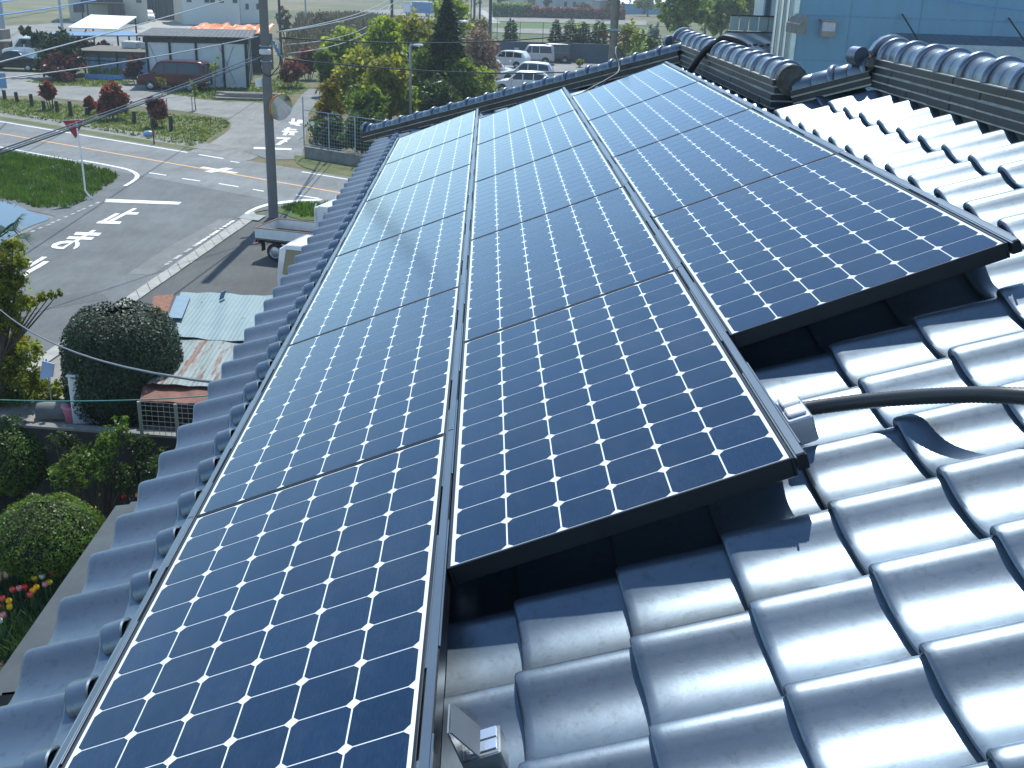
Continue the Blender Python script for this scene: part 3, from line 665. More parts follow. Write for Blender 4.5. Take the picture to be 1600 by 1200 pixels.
def vehicle(name, label, cat, loc, head, L_, Wd, H, style, paint_, group=None, mirror=True):
    st = STY[style]; t = thing(name, label, cat, (loc[0], loc[1], GZ + .012), head, group)
    X = lambda f: L_ / 2 - f * L_      # nose towards +x
    top = st['top']; hb_ = Wd / 2; zb = st['belt'] * H; z0 = .17 * H
    def halfw(z):
        return hb_ * (.985 if z <= zb else 1 - .17 * (z - zb) / (H - zb))
    def topz(f):
        for (a, za), (b, zb_) in zip(top[:-1], top[1:]):
            if a <= f <= b and b > a: return (za + (zb_ - za) * (f - a) / (b - a)) * H
        return top[-1][1] * H
    rows = []
    fs = sorted(set([0, .004, .02, .05, .1, .14, .19, .24, .3, .36, .42, .5, .6, .7, .8, .88, .94, .985, .997, 1.0] + [p[0] for p in top]))
    for f in fs:
        zt = topz(f) if f < 1 else .5 * H
        nose = 1 - .10 * max(0, (.10 - f) / .10) ** 2 - .05 * max(0, (f - .92) / .08) ** 2
        zz = [z0, z0 + .05 * H, min(zb * .55, zt - .06), min(zb * .9, zt - .05), min(zb, zt - .04), min(zb + (H - zb) * .5, zt - .03), zt - .025, zt, zt + .012, zt + .018]
        ww = [halfw(z0) * .93, halfw(0), halfw(0), halfw(0), halfw(min(zb, zt)), halfw(zz[5]), halfw(zt) * .985, halfw(zt) * .93, halfw(zt) * .6, 0]
        x = X(f)
        left = [(x, w * nose, z) for w, z in zip(ww, zz)]; right = [(x, -w * nose, z) for w, z in reversed(list(zip(ww, zz))[:-1])]
        rows.append(left + right)
    b = MB(); b.grid(rows); b.add([(r[0], r[1], r[2]) for r in rows[0]], [tuple(range(len(rows[0])))]); b.add(rows[-1], [tuple(range(len(rows[0]) - 1, -1, -1))])
    b.add([(X(0.03), -hb_ * .85, z0), (X(.97), -hb_ * .85, z0), (X(.97), hb_ * .85, z0), (X(.03), hb_ * .85, z0)], [(0, 1, 2, 3)])
    body = b.build('body', paint_, t, auto=35)
    # side glass
    zl, zh = zb + .035 * H, H * .925
    for s in (-1, 1):
        for (x0b, x0t, x1) in st['glass']:
            def side(f, z): return (X(f), s * (halfw(z) + .004), z)
            zt0, zt1 = min(zh, topz(x0t) - .07), min(zh, topz(x1) - .07)
            q = [side(x0b, zl), side(x1, zl), side(x1 if x1 < .9 else x1 - .025, max(zl + .05, zt1)), side(x0t, max(zl + .05, zt0))]
            g = MB(); g.add(q, [(0, 1, 2, 3) if s > 0 else (3, 2, 1, 0)]); g.build('side_window', M_vglass, t)
    # front and rear glass, following the roofline
    def across(f0, f1, name):
        z0_, z1_ = topz(f0), topz(f1); n = Vector((z0_ - z1_, 0, X(f0) - X(f1))); n = n.normalized() if n.z > 0 else -n.normalized()
        w0, w1 = halfw(z0_) * .86, halfw(z1_) * .86; o = n * .022
        g = MB(); g.add([Vector((X(f0), w0, z0_)) + o, Vector((X(f0), -w0, z0_)) + o, Vector((X(f1), -w1, z1_)) + o, Vector((X(f1), w1, z1_)) + o], [(0, 1, 2, 3)]); g.build(name, M_vglass, t)
    ws = [i for i in range(len(top) - 1) if top[i + 1][1] - top[i][1] > .25 and top[i][0] > .1][0]
    across(top[ws][0] + .012, top[ws + 1][0] - .008, 'windscreen')
    if style == 'sedan': across(.635, .785, 'rear_window')
    else:
        xr = X(1.0) - .012; zt_ = .90 * H; zz0 = zb + .04 * H
        f0, f1 = .985, .999
        g = MB(); w0 = halfw(zz0) * .84; w1 = halfw(zt_) * .84
        xa = -L_ / 2 + (.015 * L_ if style in ('van', 'kei') else .10 * L_)
        if style == 'wagon': across(.905, .978, 'rear_window')
        else:
            g.add([(-L_ / 2 - .006, w0, .56 * H), (-L_ / 2 - .006, -w0, .56 * H), (xa - .012, -w1, .89 * H), (xa - .012, w1, .89 * H)], [(0, 1, 2, 3)]); g.build('rear_window', M_vglass, t)
    for s in (-1, 1):
        l = MB(); l.box((L_ / 2 - .02, s * hb_ * .70, .40 * H), (.06, hb_ * .36, .085 * H), 0, .015); l.build('headlight', M_lampw, t, auto=40)
        l = MB(); l.box((-L_ / 2 + .02, s * hb_ * .82, .44 * H), (.06, hb_ * .18, .14 * H), 0, .015); l.build('tail_light', M_lampr, t, auto=40)
        if mirror:
            l = MB(); fx = st['glass'][0][0] + .03; l.box((X(fx), s * (hb_ + .09), zb + .06), (.10, .17, .13), 0, .03); l.build('wing_mirror', paint_, t, auto=40)
    for f in (0.0, 1.0):
        l = MB(); l.box((X(f) + (.055 if f == 0 else -.055), 0, z0 + .13 * H), (.012, .33, .165)); l.build('number_plate', V_plate, t)
    for s in (-1, 1):
        for f in (st['glass'][0][2] + .01, st['glass'][1][2] + .01, st['glass'][0][0] + .015):
            l = MB(); l.box((X(f), s * (hb_ * .987), (z0 + zb) / 2 + .02), (.012, .012, zb - z0 - .12)); l.build('door_seam', M_plast, t)
        for f in (st['glass'][0][2] - .02, st['glass'][1][2] - .02):
            l = MB(); l.box((X(f), s * (hb_ + .005), zb - .09), (.14, .03, .03), 0, .01); l.build('door_handle', paint_, t, auto=40)
    for f in (0.0, 1.0):
        l = MB(); l.box((X(f) + (.0 if f else .0), 0, z0 + .09 * H), (.10, Wd * .9, .10 * H), 0, .03); l.build('bumper', M_plast if style == 'van' else paint_, t, auto=40)
    r = .30 if H < 1.75 else .325
    for f in st['wheels']:
        for s in (-1, 1): wheel(t, X(f), s * (hb_ - .085), r)
    for s in (-1, 1):   # dark wheel arches
        for f in st['wheels']:
            a = MB(); n = 14; ra = r + .06; xc = X(f)
            a.add([(xc, s * (hb_ * .985 + .003), r)] + [(xc + ra * math.cos(math.pi * k / n), s * (hb_ * .985 + .003), r + ra * math.sin(math.pi * k / n)) for k in range(n + 1)] , [(0, k + 1, k + 2) if s < 0 else (0, k + 2, k + 1) for k in range(n)])
            a.build('wheel_arch', M_plast, t)
    return t
def wheel(t, x, y, r, w=.19):
    s = 1 if y > 0 else -1
    mb = MB(); n = 20
    ringp = lambda yy, rr: [(x + rr * math.cos(2 * math.pi * k / n), yy, r + rr * math.sin(2 * math.pi * k / n)) for k in range(n)]
    rows = [ringp(y - s * w / 2, r * .6), ringp(y - s * w / 2, r * .92), ringp(y - s * w * .4, r), ringp(y + s * w * .4, r), ringp(y + s * w / 2, r * .92), ringp(y + s * w / 2, r * .66)]
    mb.grid(rows, close=True); mb.add(rows[0], [tuple(range(n))])
    wo = mb.build('wheel', M_tyre, t, auto=40)
    rm = MB(); o = ringp(y + s * w * .5, r * .66); i_ = ringp(y + s * w * .34, r * .58); c = ringp(y + s * w * .44, r * .2)
    rm.grid([o, i_, c], close=True); rm.add(c, [tuple(range(n))]); rm.build('rim', M_rim, wo, auto=40)
    return wo
def ang(a, b): d = Vector(b) - Vector(a); return math.atan2(d.y, d.x)

# red van in the gravel lot: facing left in the picture
a, b = G(234, 141), G(300, 143.5); c = (a + b) / 2
ax = (a - b).normalized(); 
vehicle('parked_van', 'dark red van parked in front of the white panelled shed', 'van', (c.x + .1, c.y + .85, 0), math.atan2(ax.y, ax.x), 4.65, 1.7, 1.95, 'van', V_red)
a = G(12, 111); vehicle('parked_car', 'black saloon car parked on the gravel in front of a white van', 'car', (a.x + .2, a.y + .9, 0), math.pi - .05, 4.7, 1.75, 1.45, 'sedan', V_black)
a = G(47, 97); vehicle('parked_van', 'white van with dark windows parked behind the black saloon', 'van', (a.x, a.y + 1.0, 0), math.pi, 4.6, 1.7, 1.95, 'van', V_white)
a = G(228, 33); vehicle('parked_car', 'small white car parked by the concrete drive beyond the white roof', 'car', (a.x, a.y + 1, 0), -1.15, 3.9, 1.65, 1.5, 'wagon', V_white, None)
# car park beyond the thicket
def cp(px, py, label, style, paint_, L_, Wd, H, head, dy=.8, cat='car', nm='parked_car'):
    a = G(px, py); return vehicle(nm, label, cat, (a.x, a.y + dy, 0), head, L_, Wd, H, style, paint_, 'vehicles in the car park')
cp(836, 101, 'silver minivan standing nose left in the car park by the blue wall', 'van', V_silver, 3.7, 1.62, 1.80, math.pi - .03, .8, 'minivan', 'minivan')
cp(866, 99.5, 'dark kei van standing behind the silver minivan', 'kei', V_blue, 3.4, 1.48, 1.80, math.pi - .03, 1.6, 'van', 'parked_van')
cp(777, 93, 'white wagon at the back of the car park, half behind pink blossom', 'wagon', V_white, 4.4, 1.7, 1.65, -.15, 1.2)
cp(792, 107, 'white hatchback with a dark rear window and red tail lamps', 'wagon', V_white, 4.2, 1.7, 1.55, math.pi - .35, 1.0)
cp(772, 126, 'white car with its rear half hidden by the thicket', 'wagon', V_white, 4.0, 1.66, 1.6, 0.0, 1.0)
cp(824, 134, 'pale blue white car with roof rails nearest the hip ridge', 'wagon', paintmat('pale_car_paint', (.60, .66, .72)), 4.4, 1.72, 1.62, math.pi - .1, 2.6)
cp(815, 147, 'white car just above the hip ridge, facing left', 'wagon', V_white, 4.3, 1.7, 1.55, math.pi - .1, 1.0)
# white lorry far away
a = G(655, 25); t = thing('parked_truck', 'small blue and white truck far off at the edge of the pale field', 'truck', (a.x, a.y, GZ))
mb = MB(); mb.box((.8, 0, 1.5), (4.2, 2.0, 1.9), 0, .05); mb.build('cargo_box', mat('blue_tarp', (.12, .25, .45), .6), t)
mb = MB(); mb.box((-2.2, 0, 1.3), (1.6, 1.9, 1.7), 0, .2); mb.build('cab', V_white, t)
mb = MB(); mb.box((-2.95, 0, 1.6), (.16, 1.6, .6)); mb.build('windscreen', M_vglass, t)
mb = MB(); mb.box((-.2, 0, 2.52), (5.4, 2.1, .12)); mb.build('roof_sheet', V_white, t)
for x in (-2.1, 1.6):
    for y in (-.85, .85): wheel(t, x, y, .4)

# kei truck on the parking lot, tail towards the left
def kei_truck():
    rear_n = G(397.5, 357, GZ + .95); rear_f = G(416, 340, GZ + .95); fr = G(492, 367, GZ + .95)
    d = (fr - rear_n); d.z = 0; d.normalize(); head = math.atan2(d.y, d.x)
    t = thing('kei_truck', 'white kei pickup truck with an open rusty bed parked beside the pole', 'truck', (rear_n.x, rear_n.y, GZ + .012), head)
    bl, bw = 1.98, 1.42    # local: x from tail to nose, y 0 near side to +bw far side
    p = MB(); p.box((bl / 2, bw / 2, .64), (bl, bw, .05)); p.build('bed_floor', mat('bed_floor', (.16, .14, .11), .8, 0, .4, 5), t)
    rust = mat('rusty_white_steel', (.76, .77, .77), .5, 0, .10, 6)
    for y in (.015, bw - .015):
        p = MB(); p.box((bl / 2, y, .80), (bl, .03, .30), 0, .008)
        for q in range(3): p.box((.35 + q * .64, y + (-.012 if y < 1 else .012), .80), (.04, .02, .28))
        o = p.build('side_gate', rust, t, auto=30)
        r = MB(); r.box((bl / 2, y, .962), (bl, .042, .022)); r.build('gate_rail', mat('rusted_edge', (.25, .15, .09), .8, 0, .5, 20), o)
    p = MB(); p.box((.015, bw / 2, .80), (.03, bw - .06, .30), 0, .008); o = p.build('tail_gate', rust, t, auto=30)
    r = MB(); r.box((.015, bw / 2, .962), (.04, bw - .06, .022)); r.build('gate_rail', mat('rusted_edge2', (.25, .15, .09), .8, 0, .5, 20), o)
    # cab
    cabp = [(bl + .02, .45), (bl + .02, 1.70), (bl + .12, 1.78), (bl + .75, 1.77), (bl + 1.0, 1.66), (bl + 1.33, .98), (bl + 1.38, .55), (bl + 1.36, .30), (bl + .3, .30)]
    c = MB(); y0, y1 = -.02, bw + .02; rows = []
    for y, ins in ((y0 + .06, .05), (y0, 0), (y1, 0), (y1 - .06, .05)):
        rows.append([(x, y + (.04 if z > 1.1 and y < .5 else (-.04 if z > 1.1 else 0)), z) for x, z in cabp])
    c.grid([[tuple(p) for p in r] for r in rows], close=True)
    c.add(rows[0], [tuple(range(len(cabp)))]); c.add(rows[-1], [tuple(range(len(cabp) - 1, -1, -1))]); c.build('cab', V_white, t, auto=35)
    for y, s in ((y0 - .004, 1), (y1 + .004, -1)):
        g = MB(); yy = y + .03 * s + (.0); g.add([(bl + .28, y + .012 * s, 1.08), (bl + 1.16, y + .012 * s, 1.08), (bl + .92, y + .032 * s, 1.58), (bl + .28, y + .032 * s, 1.60)], [(0, 1, 2, 3) if s > 0 else (3, 2, 1, 0)]); g.build('side_window', M_vglass, t)
    g = MB(); g.add([(bl + .012, .2, 1.12), (bl + .012, bw - .2, 1.12), (bl + .012, bw - .2, 1.60), (bl + .012, .2, 1.60)], [(0, 1, 2, 3)]); g.build('rear_window', M_vglass, t)
    # guard frame behind the cab
    g = MB()
    for y in (.05, bw - .05): g.tube([(bl - .02, y, .66), (bl - .02, y, 1.72), (bl + .03, y, 1.84)], .02)
    g.tube([(bl - .02, .05, 1.72), (bl - .02, bw - .05, 1.72)], .02); g.tube([(bl - .02, .05, 1.15), (bl - .02, bw - .05, 1.15)], .016); g.build('guard_frame', V_white, t)
    ch = MB(); ch.box((bl / 2 + .6, bw / 2, .50), (bl + 1.0, .55, .14)); ch.box((.04, bw / 2, .50), (.06, 1.1, .10)); ch.build('chassis', M_plast, t)
    for x in (.62, bl + .95):
        for y in (.10, bw - .10):
            w = wheel(t, x, 0.0001 + (y - bw / 2), .27, .15); w.location.y = bw / 2
    for y in (.12, bw - .12):
        f = MB(); f.box((.20, y, .40), (.02, .2, .26)); f.build('mud_flap', M_plast, t)
        l = MB(); l.box((-.0, y, .56), (.03, .2, .09)); l.build('tail_light', M_lampr, t)
    pk = MB(); pk.box((bl - .5, bw * .55, .68), (.7, .5, .06), .3, .02); pk.build('bed_load', mat('dry_straw', (.16, .14, .06), .95, 0, .5, 9), t, auto=40)
kei_truck()
# pale pink kei van in front of it, only its tail seen past the eave tiles
a = G(447, 394, GZ + 1.72); d = G(492, 367, GZ + .95) - G(397.5, 357, GZ + .95)
vehicle('kei_van', 'pale pink kei van, only its tail showing past the eave tiles', 'van', (a.x + 1.44, a.y + .66, 0), math.atan2(d.y, d.x) + .02, 3.3, 1.47, 1.80, 'kei', V_pink)
# ------------------------------------------------------------------ buildings
def corrug(name, c, period, rough=.55, metal=.0, axis=0, var=.12, rust=None, strength=.5, sc=1.5):
    m, N, L, P = newmat(name)
    tc = N.new('ShaderNodeTexCoord'); sp = N.new('ShaderNodeSeparateXYZ'); L.new(tc.outputs['Object'], sp.inputs[0])
    mu = N.new('ShaderNodeMath'); mu.operation = 'MULTIPLY'; mu.inputs[1].default_value = 2 * math.pi / period; L.new(sp.outputs[axis], mu.inputs[0])
    sn = N.new('ShaderNodeMath'); sn.operation = 'SINE'; L.new(mu.outputs[0], sn.inputs[0])
    b = N.new('ShaderNodeBump'); b.inputs['Strength'].default_value = strength; b.inputs['Distance'].default_value = period * .2
    L.new(sn.outputs[0], b.inputs['Height']); L.new(b.outputs[0], P.inputs['Normal'])
    n = noise(N, L, sc, 5, .7); r = ramp(N, L, n.outputs['Fac'], [(.3, tuple(x * (1 - var) for x in c)), (.7, tuple(min(1, x * (1 + var)) for x in c))])
    col = r.outputs[0]
    if rust:
        n2 = noise(N, L, rust[0], 6, .7, stretch=rust[2]); f = ramp(N, L, n2.outputs['Fac'], [(rust[1], (0, 0, 0)), (rust[1] + .05, (1, 1, 1))])
        col = mixc(N, L, f.outputs[0], col, rust[3])
    L.new(col, P.inputs['Base Color']); P.inputs['Roughness'].default_value = rough; P.inputs['Metallic'].default_value = metal
    return m
M_dark = mat('dark_timber', (.03, .028, .028), .7); M_cream = mat('cream_wall', (.55, .51, .42), .85, 0, .06, 2); M_wpanel = mat('white_wall_panel', (.62, .66, .68), .6, 0, .08, 1.2)
M_win = glass_dark('window_glass', (.04, .05, .06)); M_wframe = mat('window_frame', (.5, .5, .5), .4)
class Block:
    """a building standing on a base line A-B (seen left to right), going back by depth"""
    def __init__(s, name, label, cat, A, B, depth, group=None):
        s.A = Vector((A[0], A[1], GZ)); s.B = Vector((B[0], B[1], GZ)); s.d = (s.B - s.A); s.L = s.d.length; s.d.normalize()
        s.t = thing(name, label, cat, s.A, math.atan2(s.d.y, s.d.x), group); s.dep = depth
    def part(s, mb, name, m, parent=None, **k): return mb.build(name, m, parent or s.t, **k)
    def walls(s, h, m, h_back=None, name='wall'):
        mb = MB(); hb2 = h_back or h
        mb.add([(0, 0, 0), (s.L, 0, 0), (s.L, s.dep, 0), (0, s.dep, 0), (0, 0, h), (s.L, 0, h), (s.L, s.dep, hb2), (0, s.dep, hb2)], [(0, 1, 5, 4), (1, 2, 6, 5), (2, 3, 7, 6), (3, 0, 4, 7), (4, 5, 6, 7)])
        return s.part(mb, name, m)
    def roof(s, h, hb2, m, ov=.4, th=.12, name='roof'):
        mb = MB(); k = (hb2 - h) / s.dep
        mb.slab([(-ov, -ov, h - k * ov + .03), (s.L + ov, -ov, h - k * ov + .03), (s.L + ov, s.dep + ov, hb2 + k * ov + .03), (-ov, s.dep + ov, hb2 + k * ov + .03)], th); return s.part(mb, name, m)
    def gable(s, h, rise, m, ov=.4, th=.14, axis=0, wall_m=None):
        mb = MB()
        if axis == 0:
            my = s.dep / 2; k = rise / my
            mb.slab([(-ov, -ov, h - k * ov + .04), (s.L + ov, -ov, h - k * ov + .04), (s.L + ov, my, h + rise + .04), (-ov, my, h + rise + .04)], th)
            mb.slab([(-ov, my, h + rise + .04), (s.L + ov, my, h + rise + .04), (s.L + ov, s.dep + ov, h - k * ov + .04), (-ov, s.dep + ov, h - k * ov + .04)], th)
            g = MB()
            for x in (0.002, s.L - .002): g.add([(x, 0, h), (x, s.dep, h), (x, my, h + rise)], [(0, 1, 2)])
        else:
            mx = s.L / 2; k = rise / mx
            mb.slab([(-ov, -ov, h - k * ov + .04), (mx, -ov, h + rise + .04), (mx, s.dep + ov, h + rise + .04), (-ov, s.dep + ov, h - k * ov + .04)], th)
            mb.slab([(mx, -ov, h + rise + .04), (s.L + ov, -ov, h - k * ov + .04), (s.L + ov, s.dep + ov, h - k * ov + .04), (mx, s.dep + ov, h + rise + .04)], th)
            g = MB()
            for y in (0.002, s.dep - .002): g.add([(0, y, h), (s.L, y, h), (mx, y, h + rise)], [(0, 1, 2)])
        if wall_m: s.part(g, 'gable_wall', wall_m)
        return s.part(mb, 'roof', m)
    def window(s, x0, x1, z0, z1, y=0, side=0):
        f = MB()
        if side == 0: f.box(((x0 + x1) / 2, y - .02, (z0 + z1) / 2), (x1 - x0, .06, z1 - z0)); c = ((x0 + x1) / 2, y - .055, (z0 + z1) / 2); d = (x1 - x0 - .1, .02, z1 - z0 - .1)
        else: f.box((y, (x0 + x1) / 2, (z0 + z1) / 2), (.06, x1 - x0, z1 - z0)); c = (y + (.035 if y > .1 else -.035), (x0 + x1) / 2, (z0 + z1) / 2); d = (.02, x1 - x0 - .1, z1 - z0 - .1)
        w = s.part(f, 'window', M_wframe); g = MB(); g.box(c, d); s.part(g, 'pane', M_win, w); return w

# white panelled shed with dark posts
A, B = G(232, 136), G(389, 138); s = Block('panelled_shed', 'white panelled shed with dark timber posts and a dark corrugated roof', 'shed', A, B, 8.5)
h = AY(310, 60, A.y).z - GZ
s.walls(h, M_wpanel, h - .02)
for k, px in enumerate((233, 267, 306, 346, 388)):
    x = (AY(px, 120, A.y).x - A.x) / s.d.x; p = MB(); p.box((min(max(x, .08), s.L - .08), -.03, h / 2), (.16, .10, h)); s.part(p, 'post', M_dark)
for y in (0.1, 2.8, 5.6, 8.3):
    p = MB(); p.box((s.L + .02, y, h / 2), (.08, .14, h)); s.part(p, 'post', M_dark)
for x0, x1 in ((.3, 1.2), (4.9, 5.9), (5.9, 4.9)):
    p = MB(); p.tube([(x0, -.02, h * .85), (x1, -.02, .3)], .018, 5); s.part(p, 'brace', mat('brace_steel', (.2, .2, .2), .6))
p = MB(); p.box((s.L / 2, -.05, h - .18), (s.L + .2, .12, .34)); s.part(p, 'fascia', M_dark)
s.roof(h, h + .02, corrug('dark_corrugated_roof', (.05, .05, .055), .30, .7, .0, 0, .4, (2.2, .56, (1, 1, 1), (.14, .13, .12))), .45, .08)
s.window(1.6, 2.9, .95, 1.55); s.window(1.0, 2.1, 1.0, 2.0, s.L + .02, 1)
# orange tarpaulin behind it
z = h + GZ + .5; A = AY(292, 44, 88); t = thing('orange_tarpaulin', 'crumpled orange tarpaulin spread behind the dark shed roof', 'tarpaulin', (A.x, 88, GZ))
x1 = AY(414, 47, 88).x - A.x; zt, zb_ = AY(300, 32, 88).z - GZ, AY(300, 45, 88).z - GZ; rows = []
for j in range(7): rows.append([(x1 * i / 24, j * .7 + .3 * math.sin(i * .9), zb_ - .1 + (zt - zb_ - .3) * j / 6 + .10 * math.sin(i * 1.7 + j) + rnd.uniform(-.08, .08)) for i in range(25)])
mb = MB(); mb.grid(rows); mb.build('sheet', mat('orange_sheet', (.75, .20, .035), .5, 0, .3, 3), t)
mb = MB(); mb.box((x1 / 2, 2.2, (zb_ - .4) / 2), (x1 - .4, 3.6, zb_ - .4)); mb.build('stack', M_dark, t)
# blue fronted shed
A, B = G(138, 118), G(182, 120); s = Block('blue_shed', 'low shed with pale blue front sheets and a bare brown eave', 'shed', A, B, 6.0)
s.L = 5.2; s.dep = 3.2; h = 1.75; s.walls(h, corrug('blue_sheet_front', (.22, .38, .58), .45, .5), h)
p = MB(); p.slab([(-.8, -.5, h + .02), (s.L + .3, -.5, h + .10), (s.L + .5, 3.4, h + .22), (-.6, 3.4, h + .16)], .06); s.part(p, 'roof', mat('weathered_board', (.15, .13, .105), .85, 0, .25))
p = MB(); p.box((s.L / 2, -.06, 1.55), (s.L, .1, .34)); s.part(p, 'eave_board', mat('brown_board', (.16, .12, .09), .8))
for x in (.05, 1.2, 2.6, 3.9): p = MB(); p.box((x, -.45, h / 2), (.09, .09, h)); s.part(p, 'post', M_dark)
p = MB(); p.box((s.L / 2, -.45, 1.15), (s.L, .06, .08)); s.part(p, 'rail', M_dark)
for k, x in enumerate((2.6, 4.1)):
    p = MB(); p.box((x, 2.2, h + .45), (1.2, 1.0, .5), 0, .05); s.part(p, 'roof_box', mat('pale_grey_box', (.50, .53, .52), .6))
t = thing('blue_tray', 'blue plastic tray with green plants before the blue shed', 'tray', G(165, 124)); p = MB()
p.box((0, 0, .05), (2.6, .9, .06)); 
for q in ((0, -.45, 2.6, .04), (0, .45, 2.6, .04), (-1.3, 0, .04, .9), (1.3, 0, .04, .9)): p.box((q[0], q[1], .2), (q[2], q[3], .36))
p.build('tray', mat('blue_plastic', (.10, .28, .62), .4), t)
p = MB()
for k in range(120): x, y = rnd.uniform(-1.2, 1.2), rnd.uniform(-.4, .4); p.tube([(x, y, .1), (x + rnd.uniform(-.15, .15), y, rnd.uniform(.5, .9))], .03, 4)
p.build('plants', leafmat('tray_leaf', [(.12, .2, .03), (.25, .28, .05)]), t)
t = thing('sheet_pile', 'flat grey boards lying left of the blue tray', 'boards', G(138, 120)); p = MB(); p.box((0, 0, .12), (2.4, 1.0, .05), .25); p.box((.3, .1, .2), (2.0, .8, .05), .1); p.build('board', M_concd, t)
# white slanted roof, blue flat roof
def slanted(name, label, cat, quad, Y0, Y1, m, th=.08, post_m=M_dark):
    p = [AY(*quad[0], Y0), AY(*quad[1], Y0), AY(*quad[2], Y1), AY(*quad[3], Y1)]
    c = sum(p, Vector()) / 4; t = thing(name, label, cat, (c.x, c.y, GZ)); q = [v - Vector((c.x, c.y, GZ)) for v in p]
    mb = MB(); mb.slab(q, th); mb.build('roof', m, t)
    for v in q: 
        mb = MB(); w = v * .94; mb.box((w.x, w.y, (v.z - .1) / 2), (.12, .12, v.z - .1)); mb.build('post', post_m, t)
    return t
slanted('carport', 'open shelter with a glaring white slanted roof', 'shelter', [(106, 44), (184, 47), (214, 27), (142, 24)], 96, 106, mat('white_roof_sheet', (.82, .80, .78), .55, 0, .05))
slanted('low_store', 'long store with a flat blue roof below the white shelter', 'store', [(80, 57), (222, 57), (204, 50), (85, 50)], 90, 96, corrug('blue_roof', (.05, .16, .30), .4, .5))
t = slanted('small_shelter', 'small brown shelter at the left edge above the white van', 'shelter', [(-40, 66), (17, 66), (19, 62), (-40, 62)], 94, 98, M_concd)
mb = MB(); mb.box((-.6, 1.5, 1.1), (2.4, 1.6, 2.1)); mb.build('wall', mat('stained_board', (.22, .18, .15), .85, 0, .4), t)
# houses at the top left
A, B = G(110, 34), G(232, 36); s = Block('cream_house', 'cream walled house with a dark porch beyond the white shelter', 'house', A, B, 11)
s.L = (B - A).length; s.walls(6.0, M_cream); s.gable(6.0, 2.2, mat('brown_roof', (.12, .09, .08), .7), .6, .2, 0, M_cream)
for f in (.05, .12, .52, .62, .86): s.window(s.L * f, s.L * f + .8, 1.2 if f < .5 else 2.6, 2.4 if f < .5 else 3.6)
p = MB(); p.slab([(s.L * .16, -3.0, 2.5), (s.L * .66, -3.0, 2.5), (s.L * .66, -.02, 2.9), (s.L * .16, -.02, 2.9)], .15); s.part(p, 'porch_roof', M_dark)
for f in (.17, .24, .55, .65): p = MB(); p.box((s.L * f, -2.9, 1.25), (.18, .18, 2.5)); s.part(p, 'porch_post', M_dark)
p = MB(); p.box((s.L * .60, -1.4, 1.25), (2.2, 2.6, 2.5)); s.part(p, 'porch', mat('porch_board', (.10, .07, .06), .8))
A, B = G(232, 30), G(286, 31); s = Block('dark_barn', 'dark blue grey barn between the two pale houses', 'barn', A, B, 9); s.walls(5.5, corrug('dark_barn_sheet', (.04, .06, .085), .4)); s.gable(5.5, 1.4, M_dark, .3)
A, B = G(288, 38), G(376, 39); s = Block('white_house', 'white two storey house with small windows behind the orange tarpaulin', 'house', A, B, 9)
s.walls(6.2, mat('off_white_wall', (.66, .66, .62), .8, 0, .05)); s.gable(6.2, 1.8, mat('slate_roof', (.10, .11, .12), .6), .5, .2, 0, M_cream)
for x in (.05, .36, .46, .62, .86): s.window(s.L * x + .1, s.L * x + .85, 2.9, 4.0)
p = MB(); p.box((s.L / 2, -.06, 4.7), (s.L + .1, .1, .12)); s.part(p, 'belt_course', M_dark)
A, B = G(377, 37), G(414, 36); s2 = Block('white_annex', 'white annex with dark door joined to the white house', 'annex', A, B, 7); s2.walls(5.6, mat('annex_wall', (.60, .62, .60), .8)); s2.gable(5.6, 1.2, M_dark, .3)
for x in (.2, .65): s2.window(s2.L * x, s2.L * x + .7, 1.9, 2.8)
sheet('concrete_drive', GP([(206, 40), (245, 27), (282, 33), (296, 40), (230, 46)]), .014, M_conc)
sheet('concrete_yard', GP([(200, 48), (300, 40), (300, 46), (240, 54)]), .012, M_conc)
# grey building, red roofed house and long white greenhouse beyond the red hedge
A, B = G(869, 21), G(924, 22); s = Block('grey_house', 'plain grey house wall beyond the red hedge', 'house', A, B, 10); s.walls(7.0, mat('grey_house_wall', (.36, .38, .38), .8, 0, .08)); s.gable(7.0, 2, M_dark, .5)
for f in (.2, .45, .7): s.window(s.L * f, s.L * f + .9, 1.4, 2.6)
A, B = G(818, 15), G(868, 16); s = Block('red_roof_house', 'house with a pale red tiled roof left of the grey wall', 'house', A, B, 9); s.walls(3.0, M_cream); s.gable(3.0, 2.4, corrug('red_tile_roof', (.42, .22, .17), .5, .6), .8, .2); s.window(1, 3, 1, 2.3)
A, B = G(936, 20), G(958, 20); s = Block('pale_store', 'small grey store with a white roof edge left of the second pole', 'store', A, B, 6); s.walls(2.6, mat('grey_store_wall', (.38, .40, .42), .7)); s.roof(2.6, 2.9, V_white, .3, .25)
A, B = G(969, 22), G(1085, 23); s = Block('greenhouse', 'long low building with a bright white roof and a blue band', 'building', A, B, 10)
s.walls(2.3, mat('blue_band', (.08, .28, .50), .5)); s.gable(2.3, 1.9, mat('white_film_roof', (.84, .85, .86), .5), .3, .1)
A, B = G(1168, 22), G(1195, 22); s = Block('small_red_roof_house', 'little house with a salmon roof beside the blue factory', 'house', A, B, 7); s.walls(3.4, mat('blue_grey_wall', (.35, .42, .48), .7)); s.gable(3.4, 1.2, mat('salmon_roof', (.48, .24, .20), .7), .4)

